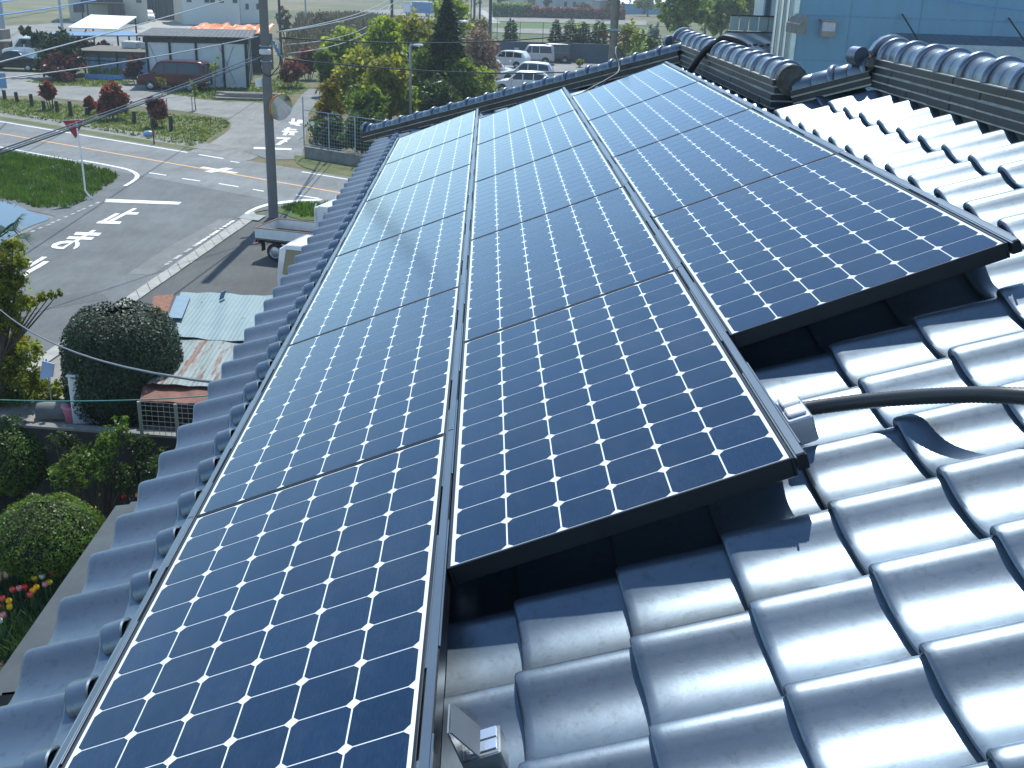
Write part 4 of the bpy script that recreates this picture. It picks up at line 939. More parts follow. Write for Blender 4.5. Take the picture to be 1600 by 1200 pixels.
# ------------------------------------------------------------------ blue factory on the right
YF = 42.0; xc = AY(1240, 60, YF).x
fac = thing('blue_factory', 'large blue metal clad factory with an awning behind the ridges', 'factory', (xc, YF, GZ))
M_fac = corrug('blue_cladding', (.125, .275, .42), .9, .42, .1, 0, .06, None, .25, .25); M_fac2 = corrug('pale_cladding', (.42, .52, .56), .25, .3, .5, 1, .10, None, .9, .4)
fh = 15.0; fw = 34.0
p = MB(); p.add([(0, 0, 0), (fw, 0, 0), (fw, 0, fh), (0, 0, fh)], [(0, 1, 2, 3)]); p.add([(fw, 0, 0), (fw, 22, 0), (fw, 22, fh), (fw, 0, fh)], [(0, 1, 2, 3)]); p.add([(0, 0, fh), (fw, 0, fh), (fw, 22, fh), (0, 22, fh)], [(0, 1, 2, 3)]); p.build('front_wall', M_fac, fac)
sd_ = MB(); sd_.add([(0, 3.4, 0), (0, 0, 0), (0, 0, fh), (0, 3.4, fh)], [(0, 1, 2, 3)]); sd_.build('side_wall', M_fac2, fac)
xb = AY(1189, 10, 58).x - xc
p = MB(); p.add([(xb, 15.5, 0), (12, 15.5, 0), (12, 15.5, fh - 1), (xb, 15.5, fh - 1)], [(0, 1, 2, 3)]); p.add([(xb, 17.5, 0), (xb, 15.5, 0), (xb, 15.5, fh - 1), (xb, 17.5, fh - 1)], [(0, 1, 2, 3)]); p.add([(xb, 15.5, fh - 1), (12, 15.5, fh - 1), (12, 17.5, fh - 1), (xb, 17.5, fh - 1)], [(0, 1, 2, 3)]); p.build('rear_wall', corrug('rear_cladding', (.34, .46, .55), .6, .35, .3, 0, .1, None, .6, .4), fac)
p = MB(); p.box((-.02, -.02, fh / 2), (.16, .16, fh)); p.build('corner_trim', mat('pale_trim', (.55, .64, .68), .35, .3), fac)
for k in range(3): p = MB(); p.cyl((-.12, .8 + k * .9, 0), (-.12, .8 + k * .9, fh - 3), .06, 8); p.build('downpipe', M_alu, fac)
for k, yy in enumerate((95, 25)):
    zz = AY(1300, yy, YF).z - GZ; p = MB(); p.box((fw / 2, -.005, zz), (fw, .018, .05)); p.build('panel_seam', mat('seam_blue', (.10, .25, .38), .5), fac)
for px in (1330, 1440, 1555):
    xx = AY(px, 20, YF).x - xc; p = MB(); p.box((xx, -.004, fh / 2), (.03, .016, fh)); p.build('panel_joint', mat('joint_blue', (.11, .27, .40), .5), fac)
pt_ = lambda x, y, Y=YF: AY(x, y, Y) - Vector((xc, YF, GZ))
a = pt_(1282, 33); b = pt_(1300, 57); w = b.x - a.x; hh = a.z - b.z
v = MB(); v.box(((a.x + b.x) / 2, -.16, (a.z + b.z) / 2), (w, .32, hh), 0, .02); vo = v.build('vent_hood', mat('pale_hood', (.50, .52, .62), .4), fac, auto=30)
v = MB(); v.box(((a.x + b.x) / 2, -.2, a.z + .04), (w + .16, .44, .07)); v.box(((a.x + b.x) / 2, -.335, b.z + hh * .18), (w, .03, hh * .36)); v.build('hood_edge', mat('hood_brown', (.30, .27, .24), .6), vo)
a = pt_(1213, 28, YF + 3); b = pt_(1238, 50, YF)
v = MB(); v.slab([(-.02, .2, b.z), (-.30, .2, b.z), (-.30, .2, b.z + .35), (-.02, .2, b.z + .7)], -1.9); v.build('side_hood', M_concd, fac)
# awning
zt_ = pt_(1500, 58).z; zl_ = zt_ - .30
v = MB(); x0, x1 = pt_(1402, 52).x, fw - 6
v.slab([(x0 + .3, -1.6, zl_), (x1, -1.6, zl_), (x1, -.03, zt_), (x0, -.03, zt_)], .08); aw = v.build('awning', corrug('awning_sheet', (.12, .155, .19), .3, .6), fac)
v = MB(); v.box(((x0 + x1) / 2 + .2, -1.66, zl_ - .14), (x1 - x0, .12, .46)); v.build('awning_gutter', mat('awning_gutter_blue', (.36, .45, .52), .5), aw)
for px, py in ((1409, 22), (1575, 28), (1740, 36)):
    q = pt_(px, py); v = MB(); v.tube([(q.x, -.05, q.z), (q.x + .35, -1.4, zl_ + .1)], .03, 6); v.build('awning_stay', M_dark, aw)
# low building with a pale grey roof and a glazed parapet
YB = 50.0
lb = thing('low_hall', 'low hall with a pale grey roof and a glazed parapet beside the factory', 'hall', (AY(1150, 80, YB).x, YB, GZ)); ox = lb.location.copy()
q0, q1, q2, q3 = AY(1082, 77, YB), AY(1230, 79, YB), AY(1230, 53, YB + 7), AY(1136, 51, YB + 7)
p = MB(); p.slab([q0 - ox, q1 - ox, q2 - ox, q3 - ox], -.12); p.build('roof', corrug('pale_roof_sheet', (.40, .39, .37), 1.1, .5, .2, 0, .08, None, .6), lb)
p = MB(); hz = q0.z - GZ - .16; p.box(((q0.x + q1.x) / 2 - ox.x + .6, 4.2, hz / 2), (q1.x - q0.x - 2.0, 7.6, hz)); p.build('wall', M_cream, lb)
p = MB(); p.box(((q0.x + q1.x) / 2 - ox.x + .6, .36, hz - .75), (q1.x - q0.x - 2.0, .10, .8)); p.build('dark_opening', M_dark, lb)
a, b = AY(1139, 47, YB + 7.4) - ox, AY(1232, 28, YB + 7.4) - ox; n = 6
for k in range(n):
    x0, x1 = a.x + (b.x - a.x) * k / n, a.x + (b.x - a.x) * (k + 1) / n; p = MB(); p.box(((x0 + x1) / 2, 7.45, (a.z + b.z) / 2), (x1 - x0 - .05, .06, b.z - a.z)); p.build('parapet_panel', mat('milky_glass', (.52, .62, .62), .25, 0, .04), lb)
p = MB(); p.box(((a.x + b.x) / 2, 7.4, b.z + .04), (b.x - a.x, .14, .07)); p.box(((a.x + b.x) / 2, 7.36, a.z - .2), (b.x - a.x + .2, .14, .32)); p.build('parapet_rail', M_dark, lb)
for k in range(5):
    q = AY(1160 + k * 10, 70 + (k % 2) * 1.5, YB + 1.2) - ox; p = MB(); p.box((q.x, q.y, q.z), (.22, .2, .12), 0, .04); p.build('roof_clip', M_dark, lb)

# ------------------------------------------------------------------ poles, mirror, lamps, signs
M_pole = mat('pole_concrete', (.155, .155, .15), .8, 0, .15, 3, .2, 30); M_steel = mat('pole_steel', (.30, .36, .42), .5, .3)
pb = G(427.5, 340)
pole = thing('utility_pole', 'grey concrete utility pole with a round traffic mirror beside the crossing', 'utility pole', pb)
P0 = pb; zP = lambda py: AY(422, py, pb.y).z - GZ
mb = MB(); mb.cyl((0, 0, -.1), (0, 0, 12.5), .170, 20, .125); mb.build('post', M_pole, pole, smooth=False, auto=50)
mc = AY(440, 168, pb.y) - pb; mr = .43
def disc_at(c, nrm, r, th, n=28, dome=.0):
    nrm = Vector(nrm).normalized(); a = nrm.cross(Vector((0, 0, 1))).normalized(); b = a.cross(nrm); V = []; F = []
    rings = [(0, r, -th), (0, r, 0)] + [(0, r * f, dome * (1 - f * f)) for f in (.8, .6, .4, .2)]
    for _, rr, o in rings: V += [Vector(c) + nrm * o + (a * math.cos(2 * math.pi * k / n) + b * math.sin(2 * math.pi * k / n)) * rr for k in range(n)]
    for i in range(len(rings) - 1): F += [(i * n + k, i * n + (k + 1) % n, (i + 1) * n + (k + 1) % n, (i + 1) * n + k) for k in range(n)]
    F.append(tuple(range((len(rings) - 1) * n, len(rings) * n))); F.append(tuple(range(n - 1, -1, -1))); mb = MB(); mb.add(V, F); return mb
mn = Vector((.70, -.72, -.16))
m, N_, L_, P_ = newmat('mirror_glass'); P_.inputs['Metallic'].default_value = 1; P_.inputs['Base Color'].default_value = (.62, .70, .78, 1); P_.inputs['Roughness'].default_value = .12
mo = disc_at(mc, mn, mr, .03, dome=.04).build('traffic_mirror', m, pole, auto=40)
disc_at(mc - mn.normalized() * .035, mn, mr + .022, .05, dome=.0).build('mirror_rim', mat('orange_plastic', (.55, .20, .06), .5), mo, auto=40)
mb = MB(); mb.tube([(0, 0, mc.z), (mc.x * .7, mc.y - .02, mc.z), mc - mn.normalized() * .09], .03); mb.build('mirror_arm', M_steel, mo)
c = AY(417, 80, pb.y) - pb; mb = MB(); mb.box((c.x, c.y - .28, c.z), (.36, .22, .17), .5, .03); mb.build('street_light', mat('lamp_housing', (.62, .62, .62), .45), pole, auto=30)
for k, (px, py, w, hh, rz, m_) in enumerate(((412, 112, .10, .42, .4, V_white), (407.5, 129, .36, .26, .6, V_white))):
    c = AY(px, py, pb.y) - pb; mb = MB(); mb.box((c.x, c.y - .05, c.z), (w, .03, hh), rz); mb.build('sign_plate', m_, pole)
for k in range(3): mb = MB(); c = zP(72 + k * 12); mb.tube([(.18 * math.cos(a), .18 * math.sin(a), c) for a in [2 * math.pi * q / 12 for q in range(13)]], .02, 6); mb.build('pole_band', M_steel, pole)
mb = MB()
for k in range(5): mb.box((.28 + .05 * k, -.05 + .03 * k, zP(66 + 6 * k)), (.10, .10, .14), k * .4, .02)
mb.build('cable_joints', mat('blue_joint', (.12, .22, .35), .5), pole)
mb = MB(); z0 = zP(92); mb.tube([(-.2, -.1, z0), (-.1, -.22, z0 - .45), (.15, -.22, z0 - .55), (.42, -.05, z0 - .25), (.5, 0, z0 + .1)], .018, 6); mb.build('hanging_cable', M_hose, pole)
mb = MB(); mb.tube([(.45, .0, z0 + .2), (.47, 0, zP(66))], .035, 6); mb.build('cable_riser', M_steel, pole)
def simple_pole(px, Y, ytop_h, r0, label, m=None, r1=None, cat='utility pole', name='utility_pole', grp='distant poles'):
    b = AY(px, 30, Y); t = thing(name, label, cat, (b.x, b.y, GZ), 0, grp); mb = MB(); mb.cyl((0, 0, 0), (0, 0, ytop_h), r0, 12, r1 or r0 * .7); mb.build('post', m or M_pole, t, auto=50); return t
p2 = simple_pole(960.5, 50, 13, .21, 'thick brown grey pole standing between the hip ridge and far hedge', mat('pole_brown', (.22, .20, .18), .85, 0, .2), .16, grp=None)
mb = MB(); zz = AY(955, 46, 50).z - GZ; mb.box((0, -.05, zz), (.55, .45, .09)); mb.build('pole_band', M_steel, p2)
for a_, b_ in (((-.75, 0, zz - .05), (-.15, -.1, zz - .38)), ((.75, 0, zz - .18), (.15, -.1, zz - .55))): mb = MB(); mb.tube([a_, b_], .045, 6); mb.build('cable_cover', mat('red_brown_cover', (.22, .09, .07), .6), p2)
MP_dark = mat('dark_pole', (.06, .075, .085), .7)
simple_pole(437, 90, 11, .12, 'thin dark pole just right of the concrete pole', MP_dark)
simple_pole(612.5, 120, 12, .17, 'dark grey pole standing above the bright thicket', MP_dark)
simple_pole(766, 104, 12, .17, 'dark pole at the left corner of the car park', MP_dark)
simple_pole(478, 170, 9, .14, 'short thin pole on the dry reed field', M_steel)
simple_pole(95.5, 128, 11, .17, 'blue grey pole left of the white shelter roof', M_steel)
simple_pole(2, 105, 12, .28, 'blue grey pole at the left picture edge', M_steel)
simple_pole(741, 160, 9, .18, 'dark pole by the far lane, left one', MP_dark); simple_pole(749.5, 165, 9, .16, 'dark pole by the far lane, right one', MP_dark); simple_pole(736, 175, 9, .10, 'thinnest dark pole by the far lane', MP_dark)
# lane lamps in the thicket
def lane_lamp(px, ytop, Y, label):
    b = AY(px, ytop, Y); t = thing('street_lamp', label, 'street lamp', (b.x, Y, GZ), 0, 'street lamps in the thicket'); h_ = b.z - GZ
    mb = MB(); mb.tube([(0, 0, 0), (0, 0, h_ - .1), (.05, 0, h_), (.25, 0, h_ + .05)], .075, 8); mb.build('post', M_steel, t, smooth=True)
    mb = MB(); n = 12; rows = [[(.42 + r * math.cos(2 * math.pi * k / n) * 1.2, r * math.sin(2 * math.pi * k / n), h_ + z) for k in range(n)] for r, z in ((.05, .12), (.17, .09), (.24, .0), (.22, -.05))]
    mb.grid(rows, close=True); mb.add(rows[0], [tuple(range(n))]); mb.add(rows[-1], [tuple(range(n - 1, -1, -1))]); mb.build('lamp_head', mat('lamp_head_grey', (.50, .53, .56), .4), t, auto=40)
lane_lamp(641, 70, 58, 'blue grey street lamp standing in the thicket, fully visible head')
lane_lamp(716, 34, 74, 'pale street lamp right of the dark conifer, mostly hidden')
# stop sign on a bent white pole
sb = G(146, 313); sc_ = AY(115, 200, sb.y + .25)
t = thing('stop_sign', 'red triangular stop sign on a thin bent white post', 'road sign', sb)
top_ = sc_ - sb; mb = MB(); kn = AY(133, 300, sb.y) - sb
mb.tube([(0, 0, 0), kn * .55, kn + Vector((0, .02, .05)), AY(128, 250, sb.y + .1) - sb, AY(122, 212, sb.y + .15) - sb, AY(119, 190, sb.y + .2) - sb], .034, 8); mb.build('post', V_white, t, smooth=True)
ws = .40; ax_ = Vector((.80, .60, 0)); up_ = Vector((0, -.05, 1)).normalized(); n_ = ax_.cross(up_)
def tri(c, s_, off, th):
    q = [c + ax_ * -s_ + up_ * s_ * .577 + n_ * off, c + ax_ * s_ + up_ * s_ * .577 + n_ * off, c - up_ * s_ * 1.155 + n_ * off]; mb = MB(); mb.add(q + [p + n_ * th for p in q], [(2, 1, 0), (3, 4, 5), (0, 1, 4, 3), (1, 2, 5, 4), (2, 0, 3, 5)]); return mb
cs = AY(115, 197, sb.y + .2) - sb + n_ * .05
tri(cs, ws * 1.0, 0, .01).build('sign_edge', V_white, t); tri(cs, ws * .93, .011, .006).build('sign_face', mat('sign_red', (.42, .02, .025), .4), t)
mb = MB()
def bar(x, z, w, h_): 
    q = [cs + ax_ * (x - w / 2) + up_ * (z - h_ / 2), cs + ax_ * (x + w / 2) + up_ * (z - h_ / 2), cs + ax_ * (x + w / 2) + up_ * (z + h_ / 2), cs + ax_ * (x - w / 2) + up_ * (z + h_ / 2)]; mb.add([p + n_ * .019 for p in q], [(0, 1, 2, 3)])
o0 = -.13; bar(o0, .06, .018, .11); bar(o0 + .03, .07, .05, .016); bar(o0 - .035, .04, .016, .07); bar(o0, .005, .12, .016)
bar(0, .09, .09, .014); bar(0, .06, .09, .014); bar(0, .055, .016, .11); bar(-.012, .01, .06, .014); bar(.035, .005, .03, .014); bar(-.04, .02, .014, .03)
o1 = .13; bar(o1 - .03, .05, .016, .12); bar(o1 - .02, .075, .07, .014); bar(o1 + .02, .05, .016, .08); bar(o1 + .045, .01, .04, .014); bar(o1 - .03, .03, .05, .012)
mb.build('sign_lettering', M_white, t)
# blue sign at the far left, blue drum with small marker post by the verge
t = thing('blue_sign', 'small blue board at the left edge by the fence posts', 'sign', G(4, 152)); mb = MB(); mb.box((0, 0, 1.0), (.7, .05, .9)); mb.build('board', mat('blue_board', (.16, .32, .55), .5), t); mb = MB(); mb.cyl((0, .06, 0), (0, .06, 1.3), .03, 8); mb.build('post', M_steel, t)
t = thing('blue_bundle', 'blue plastic bundle lying on the verge beside a red marker', 'bundle', G(233, 213)); mb = MB(); n = 14
rows = [[(.27 * rr * math.cos(2 * math.pi * k / n) * (1 + .12 * math.sin(3 * k)), .20 * rr * math.sin(2 * math.pi * k / n), z * .62) for k in range(n)] for rr, z in ((.7, 0), (1, .12), (.95, .3), (.6, .42), (.1, .46))]; mb.grid(rows, close=True); mb.build('bag', mat('blue_bag', (.20, .34, .55), .4), t, smooth=True)
t = thing('marker_post', 'thin red and dark marker post on the road verge', 'post', G(241, 226)); mb = MB(); mb.cyl((0, 0, 0), (0, 0, .7), .035, 8); mb.build('post', M_dark, t); mb = MB(); mb.cyl((0, 0, .45), (0, 0, .62), .05, 8); mb.build('red_band', M_lampr, t)
# fence posts along the gravel lot
def fpost(px, py, ptop, label, m):
    b = G(px, py); h_ = AY(px, ptop, b.y).z - GZ; t = thing('fence_post', label, 'post', b, rnd.uniform(-.3, .3), 'dark posts along the verge'); mb = MB(); mb.cyl((0, 0, 0), (rnd.uniform(-.03, .03), 0, h_), .11, 10, .10); mb.build('post', m, t, auto=40)
    mb = MB(); mb.cyl((0, 0, h_ - .02), (0, 0, h_ + .02), .115, 10, .09); mb.build('cap', M_concd, t)
M_fp = mat('creosote_post', (.05, .048, .045), .85, 0, .3, 8)
for px, py, pt, la in ((267.5, 205, 181, 'dark post right of the rightmost red bush'), (210, 193, 174, 'dark post between the large and the rightmost red bush'), (111, 182, 158, 'dark post left of the smallest red bush'), (136, 181, 168, 'dark post at the foot of the smallest red bush'),
                       (90, 176, 158, 'dark post right of the leftmost red bush'), (69, 173, 158, 'dark post left of the leftmost red bush'), (50, 167, 147, 'dark post three places from the left edge'), (27, 160, 144, 'dark post second from the left edge'), (8, 156, 141, 'dark post nearest the left edge'), (239, 200, 185, 'dark post at the foot of the rightmost red bush')): fpost(px, py, pt, la, M_fp)
def wirefence(name, label, pts, hs, m, step=None, r=.012, rails=(1.0,), grp=None, mesh=None):
    t = thing(name, label, 'fence', pts[0]); o = Vector(pts[0])
    for p, h_ in zip(pts, hs): mb = MB(); q = Vector(p) - o; mb.cyl(q, q + Vector((0, 0, h_)), .03, 8); mb.build('post', m, t)
    mb = MB()
    for f in rails: mb.tube([Vector(p) - o + Vector((0, 0, h_ * f)) for p, h_ in zip(pts, hs)], r, 5)
    mb.build('rail', m, t)
    if mesh:
        mb = MB()
        for i in range(len(pts) - 1):
            a, b = Vector(pts[i]) - o, Vector(pts[i + 1]) - o; n = int((b - a).length / mesh); H_ = hs[i]
            for k in range(n + 1): p = a.lerp(b, k / n); mb.tube([p, p + Vector((0, 0, H_))], .004, 4, False)
            k = mesh
            while k < H_: mb.tube([a + Vector((0, 0, k)), b + Vector((0, 0, k))], .004, 4, False); k += mesh
        mb.build('mesh', m, t)
    return t
M_green = mat('green_fence', (.05, .09, .075), .5)
wirefence('pipe_fence', 'low grey pipe fence at the end of the front verge', [G(232, 187), G(262, 182), G(301, 176)], [1.0, 1.0, 1.0], M_steel)
# wall, fence and gate of the thicket plot
wa, wb = G(476, 247), G(600, 268); hw = HT(478, 247, 229)
t = thing('retaining_wall', 'grey concrete retaining wall below the thicket fence', 'wall', wa); d_ = wb - wa
mb = MB(); mb.slab([(0, 0, 0), d_, d_ + Vector((.1, .25, 0)), (0.1, .25, 0)], hw); mb.v = [(p[0], p[1], p[2]) for p in mb.v]; mb.build('wall', M_concd, t)
a2 = wa + Vector((-.05, .3, 0)); fz = HT(480, 246, 178)
pts = [a2.lerp(a2 + d_ * 1.0, f) for f in (0, .33, .66, 1.0)]
wirefence('chain_fence', 'grey mesh fence with top rail above the retaining wall', [p + Vector((0, 0, hw)) for p in pts], [1.6] * 4, M_steel, rails=(1.0, .04), mesh=.16, r=.02)
c = AY(488, 193, wa.y + .1); mb = disc_at((0, 0, 0), (.1, -1, 0), .10, .02); o = mb.build('round_tag', V_white); o.location = c; tag(o, 'small white disc hanging on the mesh fence', 'disc')
t = wirefence('tall_post', 'thin grey post with a stay at the fence corner', [G(475, 214)], [HT(475, 214, 151)], M_steel, rails=())
# car park back wall and green net fence
Yw = G(880, 97).y; xa, xb2 = AY(740, 95, Yw).x, AY(1060, 95, Yw).x
t = thing('blue_wall', 'low blue grey wall along the back of the car park', 'wall', (xa, Yw, GZ)); hq = AY(880, 68, Yw).z - GZ; L2 = xb2 - xa
mb = MB(); mb.box((L2 / 2, .1, hq / 2), (L2, .2, hq)); mb.build('wall', mat('blue_grey_wall_paint', (.055, .095, .125), .7, 0, .12, 1), t)
mb = MB(); mb.box((L2 / 2, .1, hq + .03), (L2, .26, .08)); mb.build('coping', M_concd, t)
pts = [(xa + L2 * k / 9, Yw + .4, GZ) for k in range(10)]
wirefence('net_fence', 'green net fence with thin posts behind the car park wall', pts, [hq + 1.9] * 10, M_green, rails=(1.0, .7), r=.02)
t = thing('white_board', 'small white framed board on the car park wall', 'board', AY(807, 82, Yw - .3)); mb = MB(); mb.box((0, 0, 0), (.42, .05, .85)); mb.build('board', mat('board_grey', (.42, .46, .42), .6), t); mb = MB(); mb.box((0, -.03, .42), (.5, .06, .06)); mb.build('board_frame', V_white, t)
# timber stack, sheets
t = thing('timber_stack', 'stack of grey timber poles lying on the grass by the shed', 'timber', G(388, 156))
for k in range(14): mb = MB(); y = rnd.uniform(-.6, .6); z = .1 + .13 * (k // 5); mb.tube([(-1.7 + rnd.uniform(-.5, .4), y, z), (1.8 + rnd.uniform(-.4, .6), y + rnd.uniform(-.3, .3), z + .02)], .075, 7); mb.build('log', mat('grey_log', (.28, .25, .22), .85, 0, .3) if k == 0 else bpy.data.materials['grey_log'], t)
# ------------------------------------------------------------------ wires
M_wire = mat('cable_black', (.03, .032, .036), .5); M_wireg = mat('cable_grey', (.30, .33, .34), .45, .2); M_wireb = mat('cable_blue', (.10, .28, .60), .4)
def wire(a, b, sag, r, m, label, grp=None, n=14):
    a, b = Vector(a), Vector(b); P = [a.lerp(b, k / n) + Vector((0, 0, -4 * sag * (k / n) * (1 - k / n))) for k in range(n + 1)]; mb = MB(); mb.tube(P, r, 6); return tag(mb.build('overhead_wire', m, None, smooth=True), label, 'wire', grp)
g_ = 'bundled cables crossing the front verge'
for k, (ya, yb) in enumerate(((83, 232), (87, 236), (90, 239.5))):
    a = AY(412, ya, pb.y); b = AY(-60, yb + 22, 17.0); wire(a, b, .05, .014, M_wireg if k == 1 else M_wire, ['top cable of the thick bundle running left from the lamp box', 'grey middle cable of the thick bundle from the lamp box', 'lowest cable of the thick bundle running left from the lamp box'][k], g_)
wire(AY(1200 / 4 + 140, -28, 80), AY(-60, 113, 26), .1, .022, M_wireg, 'grey wire slanting from the top edge down past the black car')
wire(AY(412, 55, pb.y), AY(-60, 130, 24), .12, .017, M_wireg, 'grey wire from the pole crossing over the red van roof')
wire(AY(150, 0, 60), AY(-60, 31, 40), .05, .03, M_wireb, 'bright blue wire in the top left corner'); wire(AY(40, -3, 60), AY(-60, 9, 40), .02, .03, M_wireb, 'short pale blue wire at the very top left')
wire(AY(440, 59, pb.y), AY(958, 46, 50), .35, .026, M_wire, 'upper black cable between the two big poles')
wire(AY(446, 92, pb.y), AY(905, 112, 48), .22, .030, M_wire, 'lower black cable crossing the thicket towards the hip ridge')
for k, (pa, pz, la) in enumerate((((432, 50), (625, -12), 'grey wire rising from the pole to the top edge, left one'), ((437, 50), (640, -10), 'grey wire rising from the pole to the top edge, right one'), ((445, 70), (613, 5), 'grey wire sagging from the pole to the dark pole, upper'), ((448, 84), (613, 12), 'grey wire sagging from the pole to the dark pole, lower'))):
    wire(AY(*pa, pb.y), AY(*pz, 90 if k < 2 else 120), .9 if k >= 2 else .4, .020, M_wireg, la)
wire(AY(966, 44, 50), AY(1180, 74, 52), .25, .022, M_wire, 'black cable from the brown pole towards the low hall'); wire(AY(1180, 74, 52), AY(1345, 94, 41.5), .05, .022, M_wire, 'black cable across the factory corner')
wire(AY(1460, -4, 41.5), AY(1620, 18, 41.3), .05, .02, M_wireb, 'thin blue wire across the factory wall')
wire(AY(-30, 455, 15), UV(-1.30, 2.95, -.28), .30, .0085, mat('service_wire', (.13, .15, .18), .5), 'pale service wire dipping from the left edge to the eave')
wire(AY(-20, 624, 11.2), AY(330, 618, 11.2), .05, .008, mat('green_line', (.05, .22, .20), .5), 'thin green line stretched across the garden')
# ------------------------------------------------------------------ vegetation
def cloud(lobes, n, size, seed, flat=.3, aspect=.55, shell=.5, clump=18, spread=.16, quad=True):
    """many small leaf faces in and around ellipsoid lobes; lobes: (x,y,z,rx,ry,rz)"""
    g = np.random.default_rng(seed); Lb = np.array(lobes, float); w = (Lb[:, 3] * Lb[:, 4] * Lb[:, 5]) ** (2 / 3); w /= w.sum()
    nc = max(6, n // clump); idx = g.choice(len(Lb), nc, p=w); dirs = g.normal(size=(nc, 3)); dirs /= np.linalg.norm(dirs, axis=1)[:, None]
    rad = g.uniform(0, 1, nc) ** shell; cen = Lb[idx, :3] + dirs * rad[:, None] * Lb[idx, 3:6]
    own = g.integers(0, nc, n); rr = Lb[idx[own], 3:6].min(axis=1)
    c = cen[own] + g.normal(size=(n, 3)) * (rr * spread)[:, None]
    nm = dirs[own] * .6 + g.normal(size=(n, 3)) * .9; nm[:, 2] += flat; nm /= np.linalg.norm(nm, axis=1)[:, None]
    t = np.cross(nm, g.normal(size=(n, 3))); t /= np.linalg.norm(t, axis=1)[:, None]; b = np.cross(nm, t)
    s = size * g.uniform(.55, 1.35, n)[:, None]; t *= s; b *= s * aspect
    V = np.empty((n, 4, 3)); V[:, 0] = c - t; V[:, 1] = c - b * .9 + nm * s * .12; V[:, 2] = c + t; V[:, 3] = c + b * .9 + nm * s * .12
    return V.reshape(-1, 3)
def quads(V, name, m, parent=None):
    n = len(V) // 4; me = bpy.data.meshes.new(name); me.vertices.add(len(V)); me.vertices.foreach_set('co', V.astype(np.float32).ravel())
    me.loops.add(n * 4); me.polygons.add(n); me.loops.foreach_set('vertex_index', np.arange(n * 4, dtype=np.int32)); me.polygons.foreach_set('loop_start', np.arange(0, n * 4, 4, dtype=np.int32))
    try: me.polygons.foreach_set('loop_total', np.full(n, 4, dtype=np.int32))
    except Exception: pass
    me.update(calc_edges=True); me.validate(); me.materials.append(m); return link(bpy.data.objects.new(name, me), parent)
M_bark = mat('bark', (.09, .07, .055), .9, 0, .35, 6, .5, 25); M_barkg = mat('grey_bark', (.17, .15, .13), .9, 0, .3, 6)
LM = {
 'photinia': leafmat('photinia_leaf', [(.12, .11, .04), (.19, .085, .05), (.28, .075, .06), (.38, .15, .10)], .5, .4, (1.4, .7, .5)),
 'photinia_dark': leafmat('dark_red_leaf', [(.06, .05, .03), (.14, .04, .04), (.22, .06, .06)], .45, .35, (1.3, .6, .5)),
 'lime': leafmat('lime_leaf', [(0.161, 0.253, 0.034), (0.265, 0.356, 0.057), (0.380, 0.414, 0.103)], .5, .58), 'mid': leafmat('mid_green_leaf', [(0.088, 0.150, 0.031), (0.163, 0.237, 0.048), (0.250, 0.325, 0.075)], .5, .55),
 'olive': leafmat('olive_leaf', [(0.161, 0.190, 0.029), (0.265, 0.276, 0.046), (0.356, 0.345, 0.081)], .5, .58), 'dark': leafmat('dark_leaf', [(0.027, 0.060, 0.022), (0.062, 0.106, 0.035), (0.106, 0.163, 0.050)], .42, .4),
 'conifer': leafmat('conifer_needle', [(.02, .042, .018), (.04, .07, .026), (.07, .10, .035)], .6, .3), 'gold': leafmat('golden_conifer', [(.12, .11, .015), (.27, .21, .022), (.36, .27, .035)], .6, .4),
 'blossom': leafmat('pink_blossom', [(.16, .16, .05), (.36, .22, .18), (.42, .30, .24)], .6, .3, (1, .9, .8)), 'silver': leafmat('silver_leaf', [(.16, .22, .14), (.34, .40, .32), (.5, .55, .48)], .5, .3, (1, 1, .9)),
 'brown': leafmat('brown_twig_leaf', [(.12, .09, .05), (.20, .15, .08), (.16, .15, .05)], .7, .2), 'azalea': leafmat('azalea_leaf', [(0.062, 0.125, 0.020), (0.125, 0.225, 0.035), (0.213, 0.312, 0.056)], .45, .45),
 'maple': leafmat('maple_leaf', [(0.132, 0.198, 0.028), (0.220, 0.297, 0.039), (0.308, 0.341, 0.055), (0.220, 0.143, 0.033)], .5, .55), 'camellia': leafmat('camellia_leaf', [(0.013, 0.030, 0.015), (0.027, 0.053, 0.023), (0.049, 0.099, 0.038)], .5, .15),
 'far': leafmat('far_wood_leaf', [(.05, .07, .025), (.09, .11, .035), (.12, .12, .05)], .6, .3), 'palm': leafmat('palm_leaf', [(.03, .06, .02), (.06, .10, .03)], .4, .25)}
M_core = mat('inner_twigs', (.02, .022, .012), .95, 0, .4, 8)
